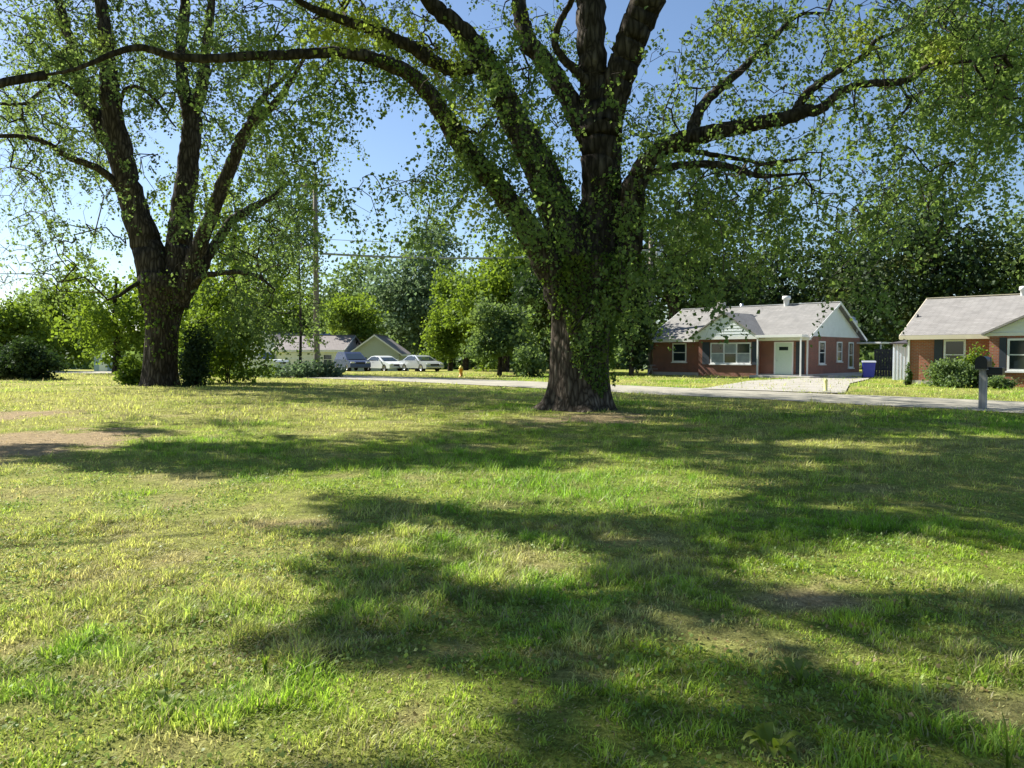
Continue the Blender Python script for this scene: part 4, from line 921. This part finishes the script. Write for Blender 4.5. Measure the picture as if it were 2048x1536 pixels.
a1 = limb3(LIMBS[0][1][:9]); a2 = limb3(LIMBS[1][1][:8]); a4 = limb3(LIMBS[3][1][:4]); a8 = limb3(LIMBS[7][1][:3])
ivy_on([(TRUNKQ[12:, :3], TRUNKQ[12:, 3], 0.50, 0.035), (*a1, 0.05, 0.08), (*a2, 0.09, 0.10), (*a4, 0.03, 0.03), (*a8, 0.04, 0.03)], 44000, 5, 0.685, 0.070, tuple(mt.location),
       'ivy_vine', 'ivy climbing the trunk and lower limbs of the huge central maple')

# ------------------------------------------------------------------ the left maple
lt = empty('maple_tree', (at(328, 770, 36)[0], 36, 0.0), 0, 'tall maple with forked leaning stems on the left side of the lawn', 'tree')
TP = [(320, 782, 92), (320, 770, 78), (320, 745, 66), (322, 700, 62), (325, 650, 64), (328, 610, 76), (330, 575, 98), (332, 550, 90)]
P3 = np.array([at(p[0], p[1], 36) for p in TP]); rad = np.array([p[2] / FPX * 36 / 2 for p in TP]); Q = catmull(np.column_stack([P3, rad]), 8)
V, F = tube(Q[:, :3], Q[:, 3], 40, 0.06, 8); npmesh('trunk', V - np.array(lt.location), F, M['bark2'], lt, smooth=True)
TRUNKL = Q
LL = [
 ('limb', [(318,600,70,36),(305,530,64,36),(290,478,58,36),(262,393,50,35.8),(240,300,46,35.5),(222,215,38,35.2),(216,150,32,35),(210,80,26,34.8),(203,0,22,34.5),(190,-90,16,34),(170,-190,8,33.5)], 0.06, 14),
 ('limb', [(250,340,34,35.7),(215,275,34,36),(186,225,30,36.2),(165,180,26,36.5),(148,110,22,36.8),(128,40,18,37),(108,-30,14,37.2),(80,-120,7,37.5)], 0.06, 12),
 ('limb', [(345,600,66,36),(356,540,54,36.2),(360,478,48,36.4),(368,393,42,36.6),(378,308,38,36.8),(384,240,36,37),(366,170,24,37.2),(362,100,22,37.4),(368,20,20,37.6),(372,-80,12,38)], 0.06, 12),
 ('limb', [(384,245,26,37),(402,175,24,36.8),(412,110,20,36.6),(420,30,16,36.4),(430,-60,9,36.2)], 0.05, 10),
 ('limb', [(355,610,44,35.8),(380,545,36,35.6),(404,478,30,35.4),(440,385,26,35),(472,305,24,34.6),(490,265,23,34.4),(515,238,18,34.2),(555,200,15,34),(580,165,12,33.8),(600,130,8,33.6),(625,90,4,33.4)], 0.06, 10),
 ('limb', [(498,255,16,34.4),(508,225,14,34.5),(530,190,12,34.6),(558,165,10,34.7),(582,140,7,34.8),(600,115,4,34.9)], 0.05, 8),
 ('limb', [(370,590,30,36),(400,545,24,36.2),(430,490,21,36.4),(461,444,19,36.6),(505,415,16,36.8),(548,392,11,37),(580,360,5,37.2)], 0.05, 8),
 ('limb', [(262,410,22,35.7),(225,360,16,35.2),(190,334,14,34.8),(137,314,12,34.2),(100,290,11,33.8),(68,277,10,33.4),(20,272,9,33),(-40,275,6,32.5)], 0.05, 8),
 ('limb', [(175,205,12,36.3),(120,165,9,35.5),(90,178,8,35),(51,206,7,34.5),(10,208,6,34),(-40,200,4,33.5)], 0.05, 7),
 ('limb', [(232,260,10,35.3),(245,190,9,35),(262,174,8,34.8),(285,178,7,34.6),(315,205,6,34.4),(340,240,4,34.2),(352,255,3,34.1)], 0.04, 6),
 ('limb', [(372,590,14,35.8),(400,556,12,35.2),(440,546,11,34.8),(485,545,9,34.4),(520,556,7,34),(550,580,4,33.8)], 0.05, 7),
 ('limb', [(300,560,12,35.6),(270,570,9,35),(240,590,7,34.5),(215,600,4,34)], 0.05, 6),
]
def ins_left(P):
    x, y = proj(P); c = np.array([-17.5, 36, 11]); q = ((P - c) / np.array([13.5, 8.5, 11.5])) ** 2
    return (q.sum(1) < 1) & (P[:, 2] > 2.2)
def tint_left(P):  # yellow clusters mixing leaf colour with painted sunlight
    x, y = proj(P); v = np.zeros(len(P))
    for (a, b, r) in ((545, 300, 45), (205, 80, 30), (640, 350, 30), (430, 380, 40), (330, 400, 30), (120, 60, 30)): v = np.maximum(v, np.exp(-(((x - a) ** 2 + (y - b) ** 2) / r ** 2)))
    return v * 0.5
grow_tree(lt, LL, GL, (29, 43, 36), ins_left, 0.135, M['leaf_left'], M['bark2'], 23, 5.2, 1, 0.85, 0.008, max_extra=0, tint=tint_left, eps=0.4)
# crown above the frame of the left maple
r_ = np.random.default_rng(44); n = 60000; P = r_.normal(size=(n, 3)) * np.array([5.2, 3.6, 2.6]) + np.array([-17.5, 36.5, 21.0]); x, y = proj(P); P = P[(y < -20) & (P[:, 2] > 15)]
P = P[fbm(P[:, 0] * 0.5 + 3, P[:, 1] * 0.5 + P[:, 2] * 0.4, 3) > 0.47][:16000]
V, F = leaves(P, 0.24, 0.7, 45); npmesh('upper_crown', V - np.array(lt.location), F, M['leaf_left'], lt, attrs={'tint': np.zeros(len(V))}, kind='stuff')
ivy_on([(TRUNKL[:, :3], TRUNKL[:, 3], 1.0, 0.10)], 1600, 9, 0.74, 0.13, tuple(lt.location), 'ivy_vine', 'ivy growing on the trunk of the left maple')

# ------------------------------------------------------------------ background trees and shrubs
def blob_tree(name, px, D, top, bot, wpx, leafm, label, cat='tree', n=6000, leaf=0.28, lobes=14, seed=0, trunk=True, hollow=0.35, group=None, trunk_px=None, ybias=0.0, flat=1.0, dpt=None, shape=None):
    r_ = np.random.default_rng(seed + 1000); x = far_at(px, D); z0 = float(gz(x, D))
    zt = at(px, top, D)[2]; zb = max(at(px, bot, D)[2], z0 + 0.05); hw = wpx / FPX * D / 2; dp = dpt or hw * 0.9
    root = empty(name, (x, D, z0), 0, label, cat, group); zb = zb if trunk else z0 - 0.3 * (zt - z0); cz = (zt + zb) / 2; hz = (zt - zb) / 2
    # lobes
    C = []; Rr = []
    for k in range(lobes):
        d = r_.normal(size=3); d /= np.linalg.norm(d); rad_ = r_.uniform(0.25, 0.78)
        if shape == 'cone': t = r_.random() ** 1.3; c = np.array([d[0] * (1 - t) * 0.7, d[1] * (1 - t) * 0.7, t * 1.7 - 0.85]); s = 0.34 * (1.1 - t)
        else: c = d * rad_; s = r_.uniform(0.24, 0.46)
        C.append(c); Rr.append(s)
    if shape != 'cone': C.append(np.zeros(3)); Rr.append(0.55)
    C = np.array(C); Rr = np.array(Rr); w = Rr ** 2; w /= w.sum(); k = r_.choice(len(C), n, p=w)
    d = r_.normal(size=(n, 3)); d /= np.linalg.norm(d, axis=1)[:, None]; d[:, 2] = np.where(d[:, 2] < -0.3, d[:, 2] * 0.5, d[:, 2])
    rr = Rr[k] * (r_.random(n) ** 0.35) * (1 + 0.25 * r_.normal(size=n) * 0.5)
    rr = rr * np.where(r_.random(n) < 0.10, r_.uniform(1.1, 1.55, n), 1.0)
    P = C[k] + d * rr[:, None]
    P = P * (0.82 + 0.42 * fbm(d[:, 0] * 2.5 + C[k][:, 0] * 4 + seed, d[:, 2] * 2.5 + C[k][:, 2] * 4, 3))[:, None]
    P = P * np.array([hw, dp, hz * flat]) * (1.16, 1.16, 1.14) + np.array([0, 0, cz - z0 + ybias])
    cl = fbm(P[:, 0] * 1.1 + seed, P[:, 2] * 1.1 + P[:, 1] * 0.7, 3); P = P[cl > hollow]; P = P[P[:, 2] > 0.05]
    V, F = leaves(P, leaf, 0.5, seed, aspect=0.5)
    tv = np.clip(0.5 * (fbm(P[:, 0] * 0.6 + 9, P[:, 2] * 0.6, 2) - 0.5), 0, 1)
    npmesh('crown' if trunk else 'foliage', V, F, leafm, root, attrs={'tint': np.repeat(tv, 4)}, kind='stuff')
    tr = max(0.12, hw * 0.07) if trunk_px is None else trunk_px / FPX * D / 2
    if trunk:
        zz = cz - z0; T = np.array([(0, 0, -0.2), (0.03 * hw, 0, zz * 0.4), (-0.02 * hw, 0.1, zz), (0.05 * hw, 0, zz + hz * 0.55)])
        Q = catmull(T, 6); rd = np.linspace(tr * 1.25, tr * 0.3, len(Q)); V, F = tube(Q, rd, 12, 0.05, seed); npmesh('trunk', V, F, M['bark2'], root, smooth=True)
        for kk in range(5):
            a = r_.uniform(0, 6.28); b0 = Q[int(len(Q) * r_.uniform(0.35, 0.7))]; e = C[r_.integers(len(C))] * np.array([hw, dp, hz]) + np.array([0, 0, zz])
            T = np.array([b0, (b0 + e) / 2 + np.array([0, 0, 0.12 * hw]), e]); q = catmull(T, 5); V, F = tube(q, np.linspace(tr * 0.5, tr * 0.12, len(q)), 7, 0.04, seed + kk)
            npmesh('limb', V, F, M['bark2'], root, smooth=True)
    else:
        for kk in range(3):
            q = catmull(np.array([(0.1 * kk - 0.1, 0, -0.1), (0.15 * kk - .15, 0, (cz - z0) * 0.5), ((kk - 1) * hw * 0.4, 0, (cz - z0))]), 4)
            V, F = tube(q, np.linspace(0.04, 0.015, len(q)), 5); npmesh('stem', V, F, M['bark2'], root)
    return root
B = blob_tree
# right: behind the houses
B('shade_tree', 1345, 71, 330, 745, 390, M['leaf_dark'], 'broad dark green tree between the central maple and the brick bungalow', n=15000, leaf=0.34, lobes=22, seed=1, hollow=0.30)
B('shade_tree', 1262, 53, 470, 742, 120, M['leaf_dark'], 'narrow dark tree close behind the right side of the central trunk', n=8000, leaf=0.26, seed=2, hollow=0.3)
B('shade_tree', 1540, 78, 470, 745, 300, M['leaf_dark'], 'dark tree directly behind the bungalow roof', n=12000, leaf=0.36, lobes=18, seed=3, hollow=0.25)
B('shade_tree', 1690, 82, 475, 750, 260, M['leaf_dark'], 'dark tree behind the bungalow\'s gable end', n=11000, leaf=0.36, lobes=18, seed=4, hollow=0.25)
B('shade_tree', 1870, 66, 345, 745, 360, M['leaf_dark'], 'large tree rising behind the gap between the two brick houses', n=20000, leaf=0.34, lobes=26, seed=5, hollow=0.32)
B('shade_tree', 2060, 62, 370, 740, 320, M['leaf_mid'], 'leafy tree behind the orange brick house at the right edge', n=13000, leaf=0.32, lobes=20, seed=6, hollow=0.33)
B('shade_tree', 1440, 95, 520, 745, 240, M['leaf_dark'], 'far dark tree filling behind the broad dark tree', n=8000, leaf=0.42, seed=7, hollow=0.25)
B('shade_tree', 1790, 100, 560, 750, 300, M['leaf_dark'], 'far low dark tree seen over the ribbed shed', n=8000, leaf=0.42, seed=8, hollow=0.25)
# centre
B('shade_tree', 1010, 66, 430, 750, 200, M['leaf_lime'], 'bright lime green tree left of the central trunk', n=18000, leaf=0.28, lobes=20, seed=9, hollow=0.33)
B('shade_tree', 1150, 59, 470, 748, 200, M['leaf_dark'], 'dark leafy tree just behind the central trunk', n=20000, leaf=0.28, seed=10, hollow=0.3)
B('shade_tree', 840, 96, 455, 745, 250, M['leaf_blue'], 'tall blue green tree behind the silver sedan', n=22000, leaf=0.40, lobes=22, seed=11, hollow=0.33)
B('round_tree', 900, 72, 550, 738, 125, M['leaf_lime'], 'dome shaped lime green tree beside the hydrant', n=14000, leaf=0.22, lobes=12, seed=12, hollow=0.2)
B('small_tree', 998, 53, 600, 742, 140, M['leaf_mid'], 'small round headed tree with short trunk left of the central maple', n=9000, leaf=0.20, seed=13, trunk_px=9, hollow=0.3)
B('leafy_shrub', 1062, 50, 682, 750, 75, M['leaf_mid'], 'green shrub at the left foot of the central trunk in the distance', 'shrub', n=3000, leaf=0.17, seed=14, trunk=False, hollow=0.2)
B('shade_tree', 725, 100, 520, 745, 200, M['leaf_mid'], 'green tree rising behind the sage garage', n=14000, leaf=0.40, seed=15, hollow=0.33)
B('small_tree', 706, 82, 590, 700, 130, M['leaf_lime'], 'lime green tree overhanging between the white and sage houses', n=8000, trunk_px=7, leaf=0.26, seed=16, hollow=0.3)
B('shade_tree', 590, 118, 560, 745, 190, M['leaf_lime'], 'lime green tree beyond the mauve roof', n=12000, leaf=0.4, seed=17, hollow=0.3)
B('willow_tree', 470, 58, 320, 750, 290, M['leaf_lime'], 'airy pale green tree behind the left maple\'s right side', n=17000, leaf=0.24, lobes=26, seed=18, hollow=0.42)
B('willow_tree', 600, 54, 250, 640, 170, M['leaf_blue'], 'airy tree with drooping sprays around the utility pole', n=6500, leaf=0.22, lobes=22, seed=31, hollow=0.48, trunk_px=5)
B('shade_tree', 930, 112, 520, 745, 160, M['leaf_mid'], 'distant green tree between the dome shaped tree and the tall blue green tree', n=9000, leaf=0.42, seed=41, hollow=0.3)
B('shade_tree', 660, 122, 590, 748, 150, M['leaf_mid'], 'distant green tree seen just right of the utility pole', n=8000, leaf=0.42, seed=42, hollow=0.3)
B('shade_tree', 400, 95, 500, 748, 220, M['leaf_lime'], 'distant lime tree showing between the left maple and the airy tree', n=10000, leaf=0.40, seed=43, hollow=0.33)
# left
B('shade_tree', 232, 60, 500, 755, 200, M['leaf_lime'], 'bright lime green tree directly left of the left maple trunk', n=12000, leaf=0.26, lobes=20, seed=19, hollow=0.36)
B('shade_tree', 110, 72, 552, 750, 200, M['leaf_lime'], 'yellow green tree in the left background', n=14000, leaf=0.30, seed=20, hollow=0.36)
B('shade_tree', 5, 66, 580, 750, 180, M['leaf_lime'], 'lime tinged tree at the left edge behind the dark shrubs', n=12000, leaf=0.28, seed=21, hollow=0.33)
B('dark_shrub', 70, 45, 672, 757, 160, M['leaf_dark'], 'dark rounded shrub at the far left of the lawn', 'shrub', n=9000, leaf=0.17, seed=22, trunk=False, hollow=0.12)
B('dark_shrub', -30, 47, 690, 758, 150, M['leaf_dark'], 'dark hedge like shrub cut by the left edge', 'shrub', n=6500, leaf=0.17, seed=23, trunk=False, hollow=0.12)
B('leafy_shrub', 455, 39, 560, 765, 190, M['leaf_lime'], 'tall loose shrub growing right of the left maple trunk', 'shrub', n=10000, leaf=0.16, lobes=22, seed=24, trunk=False, hollow=0.33)
B('dark_shrub', 395, 35.2, 655, 772, 80, M['leaf_dark'], 'dark shrub against the right foot of the left maple', 'shrub', n=5500, leaf=0.13, seed=25, trunk=False, hollow=0.2)
B('leafy_shrub', 262, 37, 700, 766, 60, M['leaf_lime'], 'small lime sucker growth at the left foot of the left maple', 'shrub', n=2600, leaf=0.13, seed=26, trunk=False, hollow=0.3)
B('pole_shrub', 597, 49, 712, 752, 110, M['leaf_blue'], 'grey green shrub just left of the utility pole base', 'shrub', n=2600, leaf=0.16, seed=27, trunk=False, hollow=0.25)
B('pole_shrub', 662, 50, 724, 752, 66, M['leaf_blue'], 'low green shrub just right of the utility pole base', 'shrub', n=1600, leaf=0.15, seed=28, trunk=False, hollow=0.25)
B('pole_shrub', 505, 50, 733, 752, 110, M['leaf_mid'], 'low scrub in front of the pale pickup truck', 'shrub', n=1800, leaf=0.15, seed=29, trunk=False, hollow=0.3)
# house planting
B('house_shrub', 1893, 34.5, 722, 772, 110, M['leaf_mid'], 'spreading green shrub under the window of the orange brick house', 'shrub', n=7000, leaf=0.10, lobes=16, seed=32, trunk=False, hollow=0.15)
B('house_shrub', 1952, 34.6, 690, 745, 66, M['leaf_lime'], 'lime yellow bush behind the mailbox', 'shrub', n=4200, leaf=0.10, seed=33, trunk=False, hollow=0.2)
B('house_shrub', 1817, 36.6, 722, 770, 26, M['leaf_mid'], 'narrow upright evergreen at the corner of the orange brick house', 'shrub', n=2200, leaf=0.08, seed=34, trunk=False, hollow=0.15, shape='cone')
B('house_shrub', 2008, 32.5, 752, 778, 50, M['leaf_mid'], 'low small shrub right of the mailbox', 'shrub', n=2200, leaf=0.08, seed=35, trunk=False, hollow=0.15)
B('house_shrub', 1975, 33.5, 735, 776, 46, M['leaf_dark'], 'dark low shrub directly behind the mailbox', 'shrub', n=2600, leaf=0.09, seed=36, trunk=False, hollow=0.15)
# far wood closing the horizon
r_ = np.random.default_rng(90); n = 38000; X = r_.uniform(-130, 130, n); Y = r_.uniform(118, 150, n); hgt = 5 + 6.5 * fbm(X * 0.07 + 3, Y * 0.0 + 2, 3)
Z = -0.8 + hgt * (r_.random(n) ** 0.7) * (1 - ((Y - 137) / 20) ** 2)
V, F = leaves(np.stack([X, Y, Z], 1), 1.3, 0.4, 91, aspect=0.5)
tag(npmesh('woodland', V, F, M['leaf_mid'], None, attrs={'tint': np.zeros(len(V))}, kind='stuff'), 'distant green wood closing the horizon behind the houses', 'wood')

# ------------------------------------------------------------------ lawn
def blades(n, d0, d1, h, w, seg, seed, wscale=1.0):
    r_ = np.random.default_rng(seed)
    u = r_.random(n); a = 0.72 * d0 + 1.2; b = 0.72 * d1 + 1.2
    # sample trapezoid uniformly by area
    Y = []; X = []; m = 0
    Y = d0 + (d1 - d0) * r_.random(n * 2); W = 0.72 * Y + 1.2; keep = r_.random(n * 2) < W / b; Y = Y[keep][:n]; W = W[keep][:n]; X = r_.uniform(-1, 1, len(Y)) * W
    s = soil(X, Y); rd = road_dist(X, Y) if d1 > 14 else np.full(len(X), -9.0)
    offroad = (rd < -0.05) | (rd > ROADW + 0.05)
    clump = fbm(X * 3.1 + 8, Y * 3.1 + 2, 3); lush = fbm(X * 0.9 + 5, Y * 0.9 + 90, 3)
    keep = (r_.random(len(X)) > s * 0.93) & offroad & (r_.random(len(X)) < 0.72 + 0.5 * sstep(0.32, 0.6, clump))
    X, Y, s, clump, lush = X[keep], Y[keep], s[keep], clump[keep], lush[keep]; n = len(X)
    Z = gz(X, Y) - 0.003
    hh = h * (0.45 + 0.75 * sstep(0.3, 0.75, clump)) * (0.7 + 0.6 * sstep(0.4, 0.65, lush)) * r_.uniform(0.35, 1.45, n) * (1 - 0.5 * s)
    ww = w * r_.uniform(0.6, 1.3, n)
    an = r_.uniform(0, 2 * math.pi, n)
    ln = r_.uniform(0.25, 1.7, n) * hh; lx = np.cos(an); ly = np.sin(an)
    pa = an + math.pi / 2 + r_.normal(size=n) * 0.5; sx = np.cos(pa) * ww / 2; sy = np.sin(pa) * ww / 2
    col = cover_color(X, Y); yel = r_.random(n); dryb = yel < 0.10 + 0.28 * dry(X, Y)
    tuft = fbm(X * 9.0 + 21, Y * 9.0 + 3, 3) if d1 < 17 else fbm(X * 3.5 + 21, Y * 3.5 + 3, 3)
    hh = hh * (0.55 + 1.0 * sstep(0.35, 0.68, tuft))
    lum = (r_.uniform(0.6, 1.4, n) * (0.62 + 0.75 * sstep(0.33, 0.66, tuft)))[:, None]  # blades darker in the gaps between tufts, shade put into the colour
    col = np.where(dryb[:, None], np.array([0.44, 0.40, 0.19]) * r_.uniform(0.7, 1.2, n)[:, None], col * np.array([1.22, 1.22, 1.0]) * lum)
    if seg == 2:
        b0 = np.stack([X - sx, Y - sy, Z], 1); b1 = np.stack([X + sx, Y + sy, Z], 1)
        m0 = np.stack([X - sx * 0.85 + lx * ln * 0.35, Y - sy * 0.85 + ly * ln * 0.35, Z + hh * 0.62], 1); m1 = np.stack([X + sx * 0.85 + lx * ln * 0.35, Y + sy * 0.85 + ly * ln * 0.35, Z + hh * 0.62], 1)
        tp = np.stack([X + lx * ln, Y + ly * ln, Z + hh * 0.95], 1)
        V = np.stack([b0, b1, m1, m0, tp], 1).reshape(-1, 3); q = np.arange(n) * 5
        F = np.concatenate([np.stack([q, q+1, q+2], 1), np.stack([q, q+2, q+3], 1), np.stack([q+3, q+2, q+4], 1)]); return V, F, np.repeat(col, 5, 0)
    b0 = np.stack([X - sx, Y - sy, Z], 1); b1 = np.stack([X + sx, Y + sy, Z], 1); tp = np.stack([X + lx * ln, Y + ly * ln, Z + hh], 1)
    V = np.stack([b0, b1, tp], 1).reshape(-1, 3); q = np.arange(n) * 3
    return V, np.stack([q, q+1, q+2], 1), np.repeat(col, 3, 0)
parts = [blades(300000, 2.2, 6.6, 0.040, 0.0056, 2, 201), blades(280000, 6.4, 16, 0.045, 0.010, 1, 202), blades(160000, 15.5, 30, 0.065, 0.022, 1, 203), blades(85000, 29, 62, 0.08, 0.045, 1, 204)]
# small broad leaves (clover, plantain) low in the turf
r_ = np.random.default_rng(301); n = 120000; Y = 2.3 + 8.5 * r_.random(n); W = 0.72 * Y + 1.2; k = r_.random(n) < W / 9; Y = Y[k]; X = r_.uniform(-1, 1, len(Y)) * W[k]
cl = fbm(X * 1.6 + 60, Y * 1.6 + 13, 3) + 0.08 * sstep(1, -3, X); k = (cl > 0.53) & (soil(X, Y) < 0.45); X, Y = X[k], Y[k]
P = np.stack([X, Y, gz(X, Y) + r_.uniform(0.012, 0.05, len(X))], 1); V, F = leaves(P, 0.019, 0.0, 302, aspect=0.5, up=2.5)
col = np.repeat(cover_color(X, Y) * 0.3 + np.array([0.17, 0.27, 0.05]) * 0.8 * r_.uniform(0.8, 1.3, len(X))[:, None], 4, 0); parts.append((V, F, col))
Vs, Fs, Cs = [], [], []; o_ = 0
for V, F, c in parts: Vs.append(V); Fs.append(F + o_); Cs.append(c); o_ += len(V)
g = npmesh('grass', np.vstack(Vs), np.vstack(Fs), M['grass'], None, colors=np.vstack(Cs), kind='stuff'); tag(g, 'short patchy mown grass and clover covering the lawn', 'grass')

r_ = np.random.default_rng(401); n = 9000; Y = 2.3 + 17 * r_.random(n) ** 1.2; X = r_.uniform(-1, 1, n) * (0.72 * Y + 1.2)
k = (fbm(X * 0.8 + 13, Y * 0.8 + 44, 3) > 0.42); X, Y = X[k], Y[k]; P = np.stack([X, Y, gz(X, Y) + r_.uniform(0.006, 0.035, len(X))], 1)
V, F = leaves(P, 0.024, 0.0, 402, aspect=0.38, up=2.0); tone = r_.random((len(X), 1)); col = np.repeat(np.array([0.27, 0.20, 0.085]) * (0.4 + tone) + np.array([0.10, 0.09, 0.03]) * (1 - tone), 4, 0)
tag(npmesh('leaf_litter', V, F, M['grass'], None, colors=col, kind='stuff'), 'small fallen brown leaves and chips scattered in the turf', 'leaf litter')
# taller weeds that stand out singly
def weed(px, py, n, size, h, m, label, seed, blade=False):
    p = px_ground(px, py); r_ = np.random.default_rng(seed); z = float(gz(p[0], p[1]))
    root = empty('weed_plant', (p[0], p[1], z), 0, label, 'weed')
    if blade:
        for i in range(n):
            a = r_.uniform(0, 6.28); l = r_.uniform(0.1, 0.6) * h; q = catmull(np.array([(0, 0, 0), (math.cos(a) * l * 0.3, math.sin(a) * l * 0.3, h * 0.6), (math.cos(a) * l, math.sin(a) * l, h * r_.uniform(0.8, 1))]), 5)
            wd = np.linspace(0.007, 0.001, len(q)); s = np.array([math.cos(a + 1.5), math.sin(a + 1.5), 0]); V = np.concatenate([q - s * wd[:, None], q + s * wd[:, None]]); k = len(q)
            npmesh('blade', V, [(j, j+1, k+j+1, k+j) for j in range(k-1)], m, root, attrs={'tint': np.zeros(2 * k)})
        return
    for i in range(n):
        a = i * 2.4 + r_.normal() * 0.3; t = r_.uniform(0.25, 1); el = r_.uniform(0.1, 0.9)
        base = np.array([math.cos(a) * 0.03, math.sin(a) * 0.03, h * 0.3 * r_.random()]); tip = base + np.array([math.cos(a) * math.cos(el), math.sin(a) * math.cos(el), math.sin(el)]) * size * r_.uniform(0.7, 1.2)
        d = tip - base; s = np.cross(d, (0, 0, 1)); s /= np.linalg.norm(s) + 1e-9; V = []; k = 5
        for j in range(k + 1):
            u = j / k; wd = size * 0.22 * math.sin(math.pi * min(1, u * 0.9 + 0.08)); c = base + d * u + np.array([0, 0, h * 0.25 * math.sin(u * 3.1) - 0.02 * u])
            V += [c - s * wd + np.array([0, 0, wd * 0.3]), c, c + s * wd + np.array([0, 0, wd * 0.3])]
        F = []
        for j in range(k): F += [(3*j, 3*j+1, 3*j+4, 3*j+3), (3*j+1, 3*j+2, 3*j+5, 3*j+4)]
        npmesh('leaf', V, F, m, root, smooth=True, attrs={'tint': np.full(len(V), 0.2)})
weed(1545, 1515, 16, 0.085, 0.13, M['leaf_lime'], 'bright yellow green leafy seedling near the bottom edge', 1)
weed(325, 1420, 12, 0.075, 0.08, M['leaf'], 'dark leaved dandelion rosette in the left foreground', 2)
weed(1585, 1355, 14, 0.09, 0.10, M['leaf'], 'broad leaved weed in the shade of the right foreground', 3)
weed(1600, 1375, 6, 0, 0.13, M['leaf_lime'], 'pale split grass stems beside the broad leaved weed', 4, True)
weed(2015, 1540, 5, 0, 0.24, M['leaf_lime'], 'tall pale grass blades at the lower right corner', 5, True)
weed(530, 1350, 14, 0, 0.12, M['leaf_lime'], 'upright tuft of bright grass at the edge of the left shade', 6, True)
weed(1815, 1215, 8, 0, 0.09, M['leaf_lime'], 'tall bright grass tuft right of the bare patch', 7, True)
